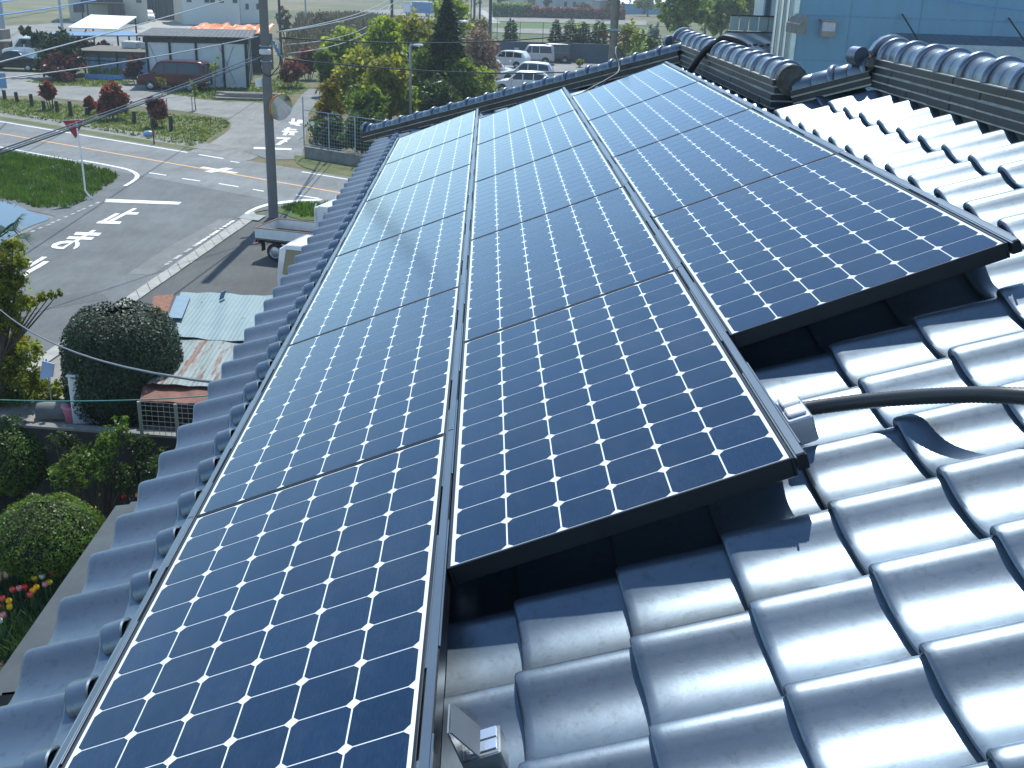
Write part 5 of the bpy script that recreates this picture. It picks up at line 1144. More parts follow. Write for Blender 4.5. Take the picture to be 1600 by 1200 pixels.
def plant(name, label, cat, base, lobes, n, size, lm, trunk=None, group=None, seed=1, core=False, stems=5, crown='crown', **k):
    t = thing(name, label, cat, base, 0, group); g = random.Random(seed)
    quads(cloud(lobes, n, size, seed, **k), crown, LM[lm] if isinstance(lm, str) else lm, t)
    if core:
        mb = MB()
        for (x, y, z, rx, ry, rz) in lobes:
            mb.grid([[(x + rx * .72 * math.cos(a) * math.sin(b), y + ry * .72 * math.sin(a) * math.sin(b), z + rz * .72 * math.cos(b)) for a in [2 * math.pi * q / 14 for q in range(14)]] for b in [math.pi * (q + .02) / 8.04 for q in range(9)]], close=True)
        mb.build('inner_branches', M_core, t, smooth=True)
    mb = MB(); tr = trunk or (.06, M_bark)
    zmid = min(l[2] for l in lobes)
    if trunk:
        cx_ = sum(l[0] for l in lobes) / len(lobes); cy_ = sum(l[1] for l in lobes) / len(lobes)
        mb.tube([(0, 0, -.05), (cx_ * .2 + g.uniform(-.05, .05), cy_ * .2, zmid * .5), (cx_ * .6, cy_ * .6, zmid)], [tr[0], tr[0] * .8, tr[0] * .6], 8)
        for l in lobes[:16]: mb.tube([(cx_ * .5, cy_ * .5, zmid * .8), ((cx_ * .5 + l[0]) / 2, (cy_ * .5 + l[1]) / 2, (zmid * .8 + l[2]) / 2 + .1 * l[5]), (l[0], l[1], l[2] + l[5] * .4)], [tr[0] * .5, tr[0] * .35, tr[0] * .12], 6)
        mb.build('trunk', tr[1], t, smooth=True)
    else:
        for q in range(stems):
            l = lobes[q % len(lobes)]; a = g.uniform(0, 6.28)
            mb.tube([(l[0] * .4 + g.uniform(-.1, .1), l[1] * .4 + g.uniform(-.1, .1), -.03), (l[0] * .8, l[1] * .8, l[2] * .6), (l[0] + math.cos(a) * l[3] * .4, l[1] + math.sin(a) * l[4] * .4, l[2] + .3 * l[5])], [.03, .022, .01], 5)
        mb.build('stem', tr[1], t)
    return t
def lobes_for(w, h, z0, n, seed, r=.45):
    g = random.Random(seed); out = []
    for q in range(n):
        z = z0 + (h - z0) * g.uniform(.2, .88); f = 1 - abs((z - z0) / (h - z0) - .45) * .9; a = g.uniform(0, 6.28); d = w / 2 * g.uniform(.15, .62) * f
        rr = w * r * g.uniform(.35, .62); out.append((d * math.cos(a), d * math.sin(a), z, rr, rr, rr * g.uniform(.7, 1.0)))
    out.append((0, 0, z0 + (h - z0) * .5, w * .32, w * .32, (h - z0) * .42)); return out
def pxplant(name, label, cat, px, pb, pt, wpx, lm, n, size, trunk=None, group=None, seed=1, z0=.15, nl=7, Y=None, **k):
    if Y is None: b = G(BX(px, pb, pt), pb)
    else: b = AY(px, (pb + pt) / 2, Y); b.z = GZ
    Yd = b.y; h = AY(px, pt, Yd).z - GZ; dist = (Vector((b.x, b.y, GZ + h / 2)) - CP).length; w = wpx / FPX * dist
    return plant(name, label, cat, b, lobes_for(w, h, h * z0, nl, seed), n, size, lm, trunk, group, seed, **k)

gr = 'red leaved photinia bushes'
for i, a in enumerate((('leftmost red photinia bush of the front verge', 78, 171, 128, 30, 900), ('small red photinia bush leaning on the largest one', 140, 179, 151, 24, 600), ('largest red photinia bush on the front verge', 175, 187, 142, 56, 2200), ('rightmost red photinia bush on the front verge', 246, 199, 152, 34, 1300),
                       ('dark red bush between the blue shed and white shed', 212, 131, 88, 36, 1000), ('round red bush right of the concrete pole', 455, 137, 97, 50, 1800), ('tall red bush behind the round one right of the pole', 482, 124, 76, 54, 1700),
                       ('low wide dark red hedge under the dark tree', 95, 126, 97, 72, 1700), ('red crowned bush behind the dark tree', 128, 96, 60, 66, 1500), ('small red bush left of the blue shed roof', 165, 90, 62, 36, 600))):
    pxplant('photinia_bush', a[0], 'bush', a[1], a[2], a[3], a[4], 'photinia_dark' if i in (4, 7) else 'photinia', int(a[5] * 1.5), .15, None, gr, 20 + i, z0=.22, nl=8)
pxplant('pine_tree', 'dark green leaning garden pine beside the black saloon', 'tree', 92, 122, 58, 70, 'conifer', 5600, .2, (.14, M_bark), None, 31, z0=.12, nl=9)
b = G(84, 122); h = AY(70, 38, b.y).z - GZ
plant('pine_tree', 'sparse pine top rising left above the dark tree', 'tree', (b.x - .5, b.y + .8, GZ), [(-1.0, 0, h - 1.2, .9, .8, .5), (-.2, .2, h - .9, 1.0, .8, .55), (.6, 0, h - 1.5, .8, .7, .5), (-1.5, 0, h - .6, .5, .5, .4)], 900, .18, 'conifer', (.10, M_bark), None, 32, shell=.7)
# thin saplings in front of the red van
for i, (px, pb_, pt, w, la) in enumerate(((335, 145, 82, 26, 'thin pale sapling before the white shed wall'), (304, 172, 118, 16, 'thin sapling at the end of the pipe fence'), (252, 150, 118, 20, 'thin yellowish sapling before the nose of the red van'))):
    pxplant('sapling', la, 'tree', px, pb_, pt, w, 'lime' if i < 2 else 'olive', 170, .10, (.035, M_barkg), 'thin saplings', 40 + i, z0=.3, nl=6)

# the thicket between road and car park: individual trees
gt = 'trees and shrubs of the thicket'
TH = [  # px, base, top, width, leaf, n, size, label
 ('broad_tree', 'bright lime green tree at the left of the thicket, behind the red bush', 535, 135, 33, 66, 'lime', 2600, .22),
 ('broad_tree', 'yellow green tree in the thicket above the golden conifer', 560, 165, 92, 84, 'olive', 3600, .20),
 ('broad_tree', 'tall bright tree in the middle of the thicket, below the dark pole', 600, 160, 30, 80, 'lime', 3800, .22),
 ('broad_tree', 'olive tree in the thicket just left of the street lamp', 610, 195, 95, 84, 'olive', 4000, .18),
 ('broad_tree', 'lime tree in the thicket behind the street lamp', 650, 150, 22, 80, 'olive', 3600, .22),
 ('broad_tree', 'mid green tree between the street lamp and dark conifer', 668, 175, 66, 70, 'mid', 3400, .18),
 ('broad_tree', 'pale green feathery tree behind the dark conifer', 705, 130, -14, 60, 'lime', 2600, .24),
 ('broad_tree', 'mid green bushy tree under the dark conifer, right side', 715, 180, 92, 66, 'mid', 3000, .17),
 ('blossom_tree', 'pink blossoming tree between conifer and car park', 752, 140, 48, 66, 'blossom', 2600, .16),
 ('blossom_tree', 'pale budding tree behind the pink blossom', 745, 110, 24, 60, 'brown', 1500, .16),
 ('shrub', 'yellow green shrub in front of the car park cars', 752, 160, 112, 54, 'lime', 1500, .14),
 ('shrub', 'low golden shrub just above the hip ridge', 662, 180, 154, 24, 'gold', 500, .12),
 ('shrub', 'dark shaded shrub behind the mesh fence, left', 515, 240, 192, 60, 'dark', 2200, .15),
 ('shrub', 'dark shaded shrub behind the mesh fence, right', 570, 250, 180, 76, 'dark', 3000, .15),
 ('shrub', 'arching lime shrub beside the hip ridge end', 640, 200, 134, 34, 'lime', 700, .12),
 ('shrub', 'dusty olive shrub between the golden conifer and the lamp', 575, 205, 138, 70, 'mid', 2600, .16),
 ('shrub', 'dark shrub right of the street lamp, above the hip ridge', 690, 190, 128, 70, 'dark', 2400, .15),
 ('shrub', 'leafy green shrub at the left edge of the thicket', 508, 150, 66, 40, 'mid', 1300, .18),
]
for i, (nm, la, px, pb_, pt, w, lm, n, sz) in enumerate(TH):
    pxplant(nm, la, 'tree' if 'tree' in nm else 'shrub', px, pb_, pt, w * 1.12, lm, int(n * 1.7), sz * .92, (.13, M_bark) if 'tree' in nm else None, gt, 60 + i, z0=.06, nl=13, spread=.24, shell=.5)
pxplant('golden_conifer', 'golden yellow conifer at the corner of the thicket fence', 'conifer', 517, 215, 117, 58, 'gold', 4200, .12, (.10, M_bark), None, 90, z0=.05, nl=10)
# conifers: needle sprays along a cone
def conifer(name, label, px, pb_, pt, wpx, n, size, lm='conifer', Y=None, group=None, seed=1, power=.8):
    b = G(px, pb_) if Y is None else Vector((AY(px, pb_, Y).x, Y, GZ)); h = AY(px, pt, b.y).z - GZ; dist = (b - CP).length; w = wpx / FPX * dist
    t = thing(name, label, 'conifer', b, 0, group); g = np.random.default_rng(seed)
    z = h * (1 - g.uniform(0, 1, n) ** .6 * .95); rad = w / 2 * np.clip((1 - z / h), 0.01, 1) ** power; a = g.uniform(0, 6.28, n); lump = 1 + .3 * np.sin(a * 3 + z * 3.1) * np.sin(z * 5.3)
    r = rad * lump * g.uniform(.25, 1, n) ** .5; c = np.stack([r * np.cos(a), r * np.sin(a), z], 1)
    out = np.stack([np.cos(a), np.sin(a), g.normal(-.1, .35, n)], 1); out /= np.linalg.norm(out, axis=1)[:, None]; sidev = np.stack([-np.sin(a), np.cos(a), g.normal(0, .6, n)], 1); s = size * g.uniform(.6, 1.4, n)[:, None]
    V = np.empty((n, 4, 3)); V[:, 0] = c - out * s; V[:, 1] = c - sidev * s * .3; V[:, 2] = c + out * s; V[:, 3] = c + sidev * s * .3
    quads(V.reshape(-1, 3), 'crown', LM[lm], t); mb = MB(); mb.cyl((0, 0, -.05), (0, 0, h * .96), .12, 8, .015); mb.build('trunk', M_bark, t); return t
conifer('conifer_tree', 'tall slim dark conifer rising above the thicket', 697, 176, -8, 100, 6500, .24, 'conifer', None, gt, 5, .85)
for i, (px, w, pt, la) in enumerate(((797, 13, 28, 'slim dark conifer by the net fence, left of the minivan'), (867.5, 13, 30, 'slim dark conifer right above the dark kei van'), (890, 15, 30, 'second slim conifer right of the dark kei van'), (911, 15, 34, 'third slim conifer, half under yellow leaves'), (935, 17, 30, 'wider dark conifer left of the brown pole'))):
    conifer('conifer_shrub', la, px, 72, pt, w * 2.0, 1700, .2, 'dark', Yw + 1.6, 'conifers along the net fence', 50 + i, .35)
for i, (px, pt, w, Y, lm, la, n) in enumerate(((905, 30, 44, Yw + 3, 'lime', 'yellow green bush among the fence conifers', 900), (938, 27, 36, Yw + 4, 'lime', 'yellow green bush behind the widest fence conifer', 800), (985, 28, 50, Yw - 2, 'olive', 'olive bush right of the brown pole', 1300), (998, 45, 40, Yw - 6, 'lime', 'leafy bush below the white blossoming shrub', 900), (1020, 36, 44, Yw - 8, 'silver', 'silvery white blossoming shrub left of the ridge', 1300), (1018, 56, 44, Yw - 12, 'mid', 'green bush beneath the white blossom, beside the ridge end', 1200), (907, 92, 14, Yw - 6, 'olive', 'tiny round bush on the car park tarmac', 250))):
    pxplant('shrub', la, 'shrub', px, 80, pt, w, lm, n, .2, None, None, 120 + i, z0=.08, nl=7, Y=Y)
# trees behind the low hall
for i, (px, pt, w, Y, lm, n, la) in enumerate(((1068, -24, 96, 118, 'mid', 2600, 'spreading budding tree left of the glazed parapet'), (1130, -16, 90, 128, 'mid', 2600, 'spreading tree right behind the glazed parapet'), (1105, -30, 110, 165, 'olive', 2400, 'large round tree far behind the low hall'), (1165, -26, 80, 150, 'mid', 1800, 'green tree beside the blue factory rear'), (1012, -8, 50, 250, 'mid', 1200, 'green tree behind the long white roof'))):
    pxplant('broad_tree', la, 'tree', px, 60, pt, w, lm, n, .34, (.22, M_barkg), 'trees behind the low hall', 140 + i, z0=.30, nl=12, Y=Y, shell=.6, spread=.14)
# long red hedge and far woods
def hedge(name, label, pa, pb_, h, d, lm, n, size, Y=None, seed=3):
    a, b = G(*pa), G(*pb_); t = thing(name, label, 'hedge', a); L_ = (b - a); g = np.random.default_rng(seed); f = g.uniform(0, 1, n); c = np.outer(f, np.array(L_)); c[:, 1] += g.uniform(-d, d, n) / 2; c[:, 2] = h * g.uniform(.05, 1, n) ** .6 + .15 * np.sin(f * 60)
    lob = c; V = np.empty((n, 4, 3)); e1 = g.normal(size=(n, 3)); e1 /= np.linalg.norm(e1, axis=1)[:, None]; e2 = np.cross(e1, g.normal(size=(n, 3))); e2 /= np.linalg.norm(e2, axis=1)[:, None]; s = size * g.uniform(.6, 1.4, n)[:, None]
    V[:, 0] = lob - e1 * s; V[:, 1] = lob - e2 * s * .6; V[:, 2] = lob + e1 * s; V[:, 3] = lob + e2 * s * .6; quads(V.reshape(-1, 3), 'foliage', LM[lm], t)
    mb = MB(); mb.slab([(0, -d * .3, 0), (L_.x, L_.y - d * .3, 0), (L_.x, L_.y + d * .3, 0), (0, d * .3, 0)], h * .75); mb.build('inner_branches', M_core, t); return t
hedge('red_hedge', 'long trimmed red photinia hedge before the grey house', (818, 27), (976, 31), 1.9, 1.6, 'photinia', 5200, .28)
hedge('green_hedge', 'low green hedge running left below the red roofed house', (770, 26), (830, 27), 2.4, 3.0, 'mid', 2200, .35, seed=4)
def wood(name, label, x0, x1, y0, y1, n, hmin, hmax, lm, seed):
    g = np.random.default_rng(seed); Vs = []
    for k in range(n):
        x, y, h_ = g.uniform(x0, x1), g.uniform(y0, y1), g.uniform(hmin, hmax); w = h_ * g.uniform(.35, .6); lob = [(x + g.normal(0, w * .3), y + g.normal(0, w * .3), GZ + h_ * g.uniform(.35, .8), w * .5, w * .5, w * .5) for q in range(4)] + [(x, y, GZ + h_ * .4, w * .5, w * .5, h_ * .4)]
        Vs.append(cloud(lob, 260, h_ * .085, seed * 100 + k, shell=.5))
    o = quads(np.concatenate(Vs), name, LM[lm]); o['kind'] = 'stuff'; return tag(o, label, 'trees')
wood('far_wood', 'line of far off woods along the horizon', -190, 230, 330, 470, 120, 8, 15, 'far', 7)
wood('far_scrub', 'scattered scrub on the far fields', -20, 70, 215, 300, 26, 2.5, 6, 'brown', 8)
# dry reeds in the field
def reeds(poly, n, h_, seed):
    g = np.random.default_rng(seed); P = [(p.x, p.y) for p in poly]; xs = [p[0] for p in P]; ys = [p[1] for p in P]; V = np.empty((n, 4, 3)); k = 0
    while k < n:
        x, y = g.uniform(min(xs), max(xs)), g.uniform(min(ys), max(ys)); ins = False
        for i in range(len(P)):
            (x1, y1), (x2, y2) = P[i], P[i - 1]
            if (y1 > y) != (y2 > y) and x < (x2 - x1) * (y - y1) / (y2 - y1) + x1: ins = not ins
        if not ins: continue
        hh = h_ * g.uniform(.5, 1.2); a = g.uniform(0, 6.28); w = .12; lx, ly = g.normal(0, .2, 2) * hh
        V[k] = [(x - w * math.cos(a), y - w * math.sin(a), GZ), (x + w * math.cos(a), y + w * math.sin(a), GZ), (x + lx + w * .4, y + ly, GZ + hh), (x + lx - w * .4, y + ly, GZ + hh)]; k += 1
    o = quads(V.reshape(-1, 3), 'dry_reeds', leafmat('reed_leaf', [(.16, .12, .065), (.24, .19, .11), (.15, .14, .06)], .8, .25, (1, .95, .8))); o['kind'] = 'stuff'; tag(o, 'tall dry reeds covering the field right of the pole', 'reeds')
reeds(GP([(440, 90), (468, 30), (560, 27), (700, 45), (640, 80), (560, 95)]), 9000, 1.1, 5)
for i, (px, pb_, pt, w, la) in enumerate(((448, 60, 8, 36, 'bare brown shrub right of the concrete pole'), (500, 48, 16, 40, 'bare brown thicket in the reed field'))):
    pxplant('bare_shrub', la, 'shrub', px, pb_, pt, w, 'brown', 700, .22, None, None, 160 + i, z0=.05, stems=12)
sheet('far_lane', GP([(745, 16), (757, 16), (782, 36), (770, 36)]), .016, M_conc)

# ------------------------------------------------------------------ the garden below the eave
def dome(px, pb_, pt, wpx, label, lm, n, size, Y=None, name='trimmed_shrub', squash=1.0, z0=.1, core_m=M_core, seed=9, trunkh=.2, cat='shrub', sup=2.0):
    b = G(BX(px, pb_, pt), pb_) if Y is None else Vector((AY(px, (pb_ + pt) / 2, Y).x, Y, GZ)); h = AY(px, pt, b.y).z - GZ; dist = (Vector((b.x, b.y, GZ + h / 2)) - CP).length; w = wpx / FPX * dist; zc = h * (z0 + (1 - z0) * .42)
    t = thing(name, label, cat, b); g = np.random.default_rng(seed)
    th = g.uniform(0, 6.28, n); cz = g.uniform(-.95, 1, n); sr = (1 - np.abs(cz) ** sup) ** (1 / sup)
    up_r, lo_r = h - zc, zc - h * z0; kk = 1.0 if sup > 2.2 else 2.6; lump = 1 + kk * (.014 * np.sin(th * 5 + cz * 4 + seed) + .012 * np.sin(th * 9 - cz * 7) + g.normal(0, .009, n))
    d_ = 1 - g.uniform(0, 1, n) ** 2 * .12
    c = np.stack([w / 2 * sr * np.cos(th) * lump * d_, w / 2 * sr * np.sin(th) * lump * d_, zc + np.where(cz > 0, up_r, lo_r) * cz * lump * d_], 1)
    nm = np.stack([sr * np.cos(th), sr * np.sin(th), cz], 1) + g.normal(0, .42, (n, 3)); nm /= np.linalg.norm(nm, axis=1)[:, None]
    e1 = np.cross(nm, g.normal(size=(n, 3))); e1 /= np.linalg.norm(e1, axis=1)[:, None]; e2 = np.cross(nm, e1); s = size * g.uniform(.6, 1.3, n)[:, None]
    V = np.empty((n, 4, 3)); V[:, 0] = c - e1 * s; V[:, 1] = c - e2 * s * .5 + nm * s * .15; V[:, 2] = c + e1 * s; V[:, 3] = c + e2 * s * .5 + nm * s * .15
    quads(V.reshape(-1, 3), 'foliage', LM[lm], t); mb = MB(); rows = []
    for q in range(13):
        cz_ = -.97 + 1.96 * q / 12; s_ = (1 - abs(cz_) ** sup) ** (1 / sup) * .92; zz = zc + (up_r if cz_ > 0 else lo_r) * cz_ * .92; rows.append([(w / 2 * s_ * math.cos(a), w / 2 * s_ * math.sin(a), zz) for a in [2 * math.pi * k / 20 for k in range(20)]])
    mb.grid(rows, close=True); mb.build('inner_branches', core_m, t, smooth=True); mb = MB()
    for k in range(4): a = k * 1.6; mb.tube([(.05 * math.cos(a), .05 * math.sin(a), -.03), (.12 * w * math.cos(a), .12 * w * math.sin(a), h * z0 + .2)], .03, 6)
    mb.build('stem', M_bark, t); return t
dome(196, 722, 478, 168, 'large dark dome trimmed camellia tree above the garden wall', 'camellia', 26000, .029, None, 'dome_tree', 1, .27, M_core, 9, cat='tree', sup=3.1)
dome(12, 775, 655, 112, 'round trimmed shrub cut by the left edge, lit on its right', 'azalea', 9000, .028, None, 'trimmed_shrub', 1, .08, M_core, 10)
dome(75, 905, 783, 152, 'wide rounded azalea shrub above the tulips', 'azalea', 15000, .024, None, 'trimmed_shrub', 1, .16, M_core, 11)
# loose leafy shrubs
def loose(px, pb_, Y, pts, n, size, lm, label, seed, name='leafy_shrub', cat='shrub', tr=None):
    b = Vector((AY(px, pb_, Y).x, Y, GZ)); L_ = []
    for (x, y, r, dy) in pts: q = AY(x, y, Y + dy) - b; L_.append((q.x, q.y, q.z, r, r, r * .62))
    return plant(name, label, cat, b, L_, n, size, lm, tr, None, seed, stems=8, spread=.22)
loose(135, 770, 12.4, [(95, 738, .24, 0), (115, 720, .26, .1), (140, 722, .28, 0), (160, 700, .28, .2), (178, 680, .26, .3), (185, 660, .15, .35), (125, 745, .26, -.2), (150, 740, .24, -.1), (105, 748, .2, -.2)], 2600, .034, 'azalea', 'loose leafy shrub growing beside the dark rock', 201)
loose(215, 760, 12.6, [(215, 740, .35, 0), (235, 715, .3, .2), (200, 750, .3, 0), (225, 690, .22, .4), (242, 735, .25, 0)], 1500, .036, 'dark', 'dark shaded shrub between leafy shrub and eave', 202)
loose(100, 700, 12.9, [(90, 690, .22, 0), (112, 694, .2, 0), (222, 690, .2, 0)], 600, .035, 'dark', 'small dark shrub at the foot of the garden wall', 203)
# maple and other trees at the left edge
loose(-10, 700, 15.0, [(22, 385, .22, 0), (-6, 412, .40, .2), (34, 408, .17, .1), (4, 440, .36, 0), (30, 438, .15, .1), (40, 474, .20, -.2), (12, 478, .34, .1), (58, 467, .12, 0), (70, 463, .10, 0), (82, 460, .09, 0), (-30, 480, .5, 0), (95, 457, .07, 0), (8, 505, .30, 0), (28, 512, .14, .1), (-15, 450, .4, .3)], 9500, .04, 'maple', 'yellow green maple spreading from the left edge over the road', 211, 'maple_tree', 'tree', (.045, M_bark))
loose(20, 700, 15.4, [(45, 545, .25, 0), (30, 560, .3, .1), (10, 580, .4, 0), (40, 590, .3, -.2), (60, 600, .25, -.1), (20, 625, .45, 0), (70, 625, .25, 0), (85, 610, .2, 0), (25, 530, .25, .3), (0, 545, .3, .2)], 7000, .04, 'maple', 'lower bronze tipped maple by the driveway', 212, 'maple_tree', 'tree', (.06, M_bark))
loose(0, 700, 16.5, [(-10, 560, .4, 0), (-30, 600, .5, 0), (12, 600, .3, .4)], 1500, .045, 'dark', 'dark tree filling the left edge behind the round shrub', 213, 'garden_tree', 'tree', (.07, M_bark))
# fan palm with drooping leaves at the left edge
t = thing('fan_palm', 'fan palm whose ragged leaves reach in from the left edge', 'palm', (AY(-25, 400, 15.5).x, 15.5, GZ)); hb3 = AY(-25, 400, 15.5).z - GZ
mb = MB(); mb.cyl((0, 0, 0), (0, 0, hb3), .13, 10, .10); mb.build('trunk', M_bark, t)
for k in range(22):
    a = rnd.uniform(0, 6.28); el = rnd.uniform(-.5, .9); Lp = rnd.uniform(.45, .75); d = Vector((math.cos(a) * math.cos(el), math.sin(a) * math.cos(el), math.sin(el))); c0 = Vector((0, 0, hb3)) + d * Lp
    mb = MB(); mb.tube([(0, 0, hb3 - .05), Vector((0, 0, hb3)) + d * Lp * .6 + Vector((0, 0, .05)), c0], .012, 5); sdv = d.cross(Vector((0, 0, 1))).normalized(); upv = sdv.cross(d)
    for q in range(15):
        an = -1.25 + 2.5 * q / 14; dd = (d * math.cos(an) + sdv * math.sin(an)).normalized(); ll = .42 * (1 - .25 * abs(an)); wv = dd.cross(upv).normalized() * .016; e = c0 + dd * ll + Vector((0, 0, -.10 - .05 * rnd.random())); md = c0 + dd * ll * .55
        mb.add([c0, md - wv, e, md + wv], [(0, 1, 2, 3)])
    mb.build('frond', LM['palm'], t)
# garden wall, mesh fence, rock and odds and ends
ZW = -5.72
wa, wb = G(20, 662.5, ZW), G(290, 682, ZW); hgt = ZW - GZ - .04; wa.z = wb.z = GZ
t = thing('garden_wall', 'low dark block wall behind the garden shrubs', 'wall', wa); d_ = wb - wa
q0 = d_ * -.9; q1 = d_ * 1.5
mb = MB(); mb.slab([q0, q1, q1 + Vector((0, .12, 0)), q0 + Vector((0, .12, 0))], hgt); mb.build('block_face', mat('dark_block', (.035, .034, .03), .9, 0, .3, 4, .3, 30), t)
mb = MB(); mb.slab([q0 + Vector((0, -.02, hgt + .002)), q1 + Vector((0, -.02, hgt + .002)), q1 + Vector((0, .15, hgt + .002)), q0 + Vector((0, .15, hgt + .002))], .038); mb.build('coping', M_concd, t)
tr_ = MB(); A_ = wa + q0 + Vector((0, .13, 0)); B_ = wa + d_ * 1.0 + Vector((0, .13, 0)); tr_.slab([A_, B_, B_ + Vector((0, 1.9, 0)), A_ + Vector((0, 1.9, 0))], hgt - .22); o = tr_.build('terrace', bpy.data.materials['driveway_gravel']); o['kind'] = 'structure'
fa, fb = G(222, 680, ZW + .01), G(335, 688, ZW + .01); hf = AY(250, 628, fa.y).z - fa.z
wirefence('mesh_fence', 'pale wire mesh fence right of the dome tree', [fa, fa.lerp(fb, .5), fb], [hf, hf, hf], mat('pale_wire', (.27, .28, .26), .5, .3), rails=(1.0,), mesh=.085, r=.007)
b = G(70, 765); t = thing('garden_rock', 'large dark mossy rock beside the loose leafy shrub', 'rock', b); g = np.random.default_rng(3); rows = []
wr = 64 / FPX * (b - CP).length; hr = HT(80, 765, 706)
for q in range(10):
    ph = math.pi * .5 * q / 9; rows.append([((wr * .62 * math.cos(a) * math.cos(ph) ** .6 + hr * .28 * math.sin(ph)) * (1 + .12 * math.sin(a * 3 + q * .5)), wr * .42 * math.sin(a) * math.cos(ph) ** .6 * (1 + .10 * math.sin(a * 5 - q)), hr * math.sin(ph) * (1 + .05 * math.sin(a * 4)) - .04) for a in [2 * math.pi * k / 26 for k in range(26)]])
mb = MB(); mb.grid(rows, close=True); mb.build('rock', mat('mossy_rock', (.055, .055, .042), .9, 0, .45, 5, .7, 18, .03), t, smooth=True)
def odd(name, label, cat, px, py, parts, Y=None):
    p = G(px, py, GZ + hgt - .22); t = thing(name, label, cat, p)
    for nm, f, m_ in parts: mb = MB(); f(mb); mb.build(nm, m_, t, auto=35)
odd('white_cabinet', 'white plastic storage box standing beyond the garden wall', 'box', 133, 668, [('box', lambda m_: m_.box((0, .3, .42), (.50, .35, .84), .1, .02), V_white), ('lid', lambda m_: m_.box((0, .3, .86), (.54, .39, .05), .1, .015), V_white)])
odd('pink_bucket', 'small pink tub beside the white storage box', 'tub', 109, 664, [('tub', lambda m_: m_.cyl((0, .2, .0), (0, .2, .26), .13, 16, .17), mat('pink_plastic', (.75, .22, .26), .5)), ('rim', lambda m_: m_.cyl((0, .2, .25), (0, .2, .28), .18, 16), mat('pink_plastic_rim', (.75, .25, .30), .5))])
odd('grey_pipe_cover', 'grey rounded sheet lying on the garden wall end', 'cover', 82, 662, [('sheet', lambda m_: m_.grid([[(x, .25 + .18 * math.cos(a), .05 + .24 * math.sin(a)) for a in [math.pi * k / 10 for k in range(11)]] for x in (-.3, .28)]), M_concd), ('rim', lambda m_: m_.tube([(.29, .25 + .18 * math.cos(a), .05 + .24 * math.sin(a)) for a in [math.pi * k / 10 for k in range(11)]], .012, 6), M_alu)])
odd('blue_white_bag', 'bright blue and white sheet hanging between the maple leaves', 'sheet', 80, 640, [('cloth', lambda m_: m_.slab([(-.12, 0, .55), (.1, .02, .6), (.14, .05, .82), (-.05, .03, .88)], .02), mat('blue_white_cloth', (.45, .55, .80), .6)), ('pole', lambda m_: m_.cyl((0, .06, 0), (0, .06, .9), .012, 6), M_steel)])
# rusted tin roof of the lean-to
ZT = GZ + 1.9
def tin():
    t = thing('tin_shed', 'lean-to with a rusty pale blue corrugated tin roof behind the dome tree', 'shed', (G(330, 540, ZT).x, G(330, 540, ZT).y, GZ)); o = t.location.copy()
    mA = corrug('pale_tin', (.175, .25, .262), .08, .6, .0, 0, .08, (9, .64, (1, .35, 1), (.16, .065, .035)), .16, 2.5); mB_ = corrug('rusty_tin', (.195, .245, .24), .08, .6, .0, 0, .08, (2.2, .51, (3.4, .45, 1), (.15, .06, .032)), .16, 2.5)
    def sheet_(pts, z, m_, nm, par=t, n=46, th=.012):
        P = [G(x, y, z) - o for x, y in pts]; rows = []
        for j in range(5):
            f = j / 4; a, b = P[3].lerp(P[0], f), P[2].lerp(P[1], f); rows.append([a.lerp(b, i / (n * 2)) + Vector((0, 0, .012 * math.sin(i * .11 + j) + .006 * math.sin(i * .31) + .10 * f)) for i in range(n * 2 + 1)])
        mb = MB(); mb.grid(rows); mb.grid([[p + Vector((0, 0, -th)) for p in r] for r in rows[::-1]]); return mb.build(nm, m_, par, smooth=True)
    sheet_([(283, 463), (440, 470), (425, 537), (262, 525)], ZT + .02, mA, 'upper_sheet'); sheet_([(264, 523), (440, 532), (400, 605), (228, 600)], ZT - .09, mB_, 'lower_sheet')
    sheet_([(240, 470), (272, 466), (262, 490), (236, 492)], ZT - .06, mat('rust_plate', (.22, .09, .05), .8, 0, .5, 12), 'rust_plate', n=6)
    P = [G(x, y, ZT + .14) - o for x, y in ((262, 496), (276, 462), (298, 462), (284, 497))]; mb = MB(); mb.slab(P, .006); mb.build('ridge_flashing', mat('blue_flashing', (.15, .225, .285), .5, .1), t)
    P = [G(342, 469, ZT + .13) - o, G(349, 466, ZT + .13) - o]; mb = MB(); mb.slab([P[0], P[1], P[1] + Vector((.06, .05, .17)), P[0] + Vector((.05, .02, .16))], .006); mb.build('lifted_flap', mat('dark_blue_flap', (.06, .14, .26), .5), t)
    sheet_([(228, 600), (400, 605), (390, 632), (218, 627)], ZT - .22, mat('red_brown_sheet', (.20, .085, .06), .8, 0, .3, 8), 'eave_sheet')
    c0, c1, c2, c3 = [G(x, y, ZT - .3) - o for x, y in ((290, 475), (430, 480), (385, 620), (240, 615))]; mb = MB()
    for a, b in ((c0, c1), (c1, c2), (c2, c3), (c3, c0)): mb.add([(a.x, a.y, 0), (b.x, b.y, 0), (b.x, b.y, a.z), (a.x, a.y, a.z)], [(0, 1, 2, 3)])
    mb.build('wall', mat('shed_board', (.03, .027, .024), .9, 0, .4), t)
tin()
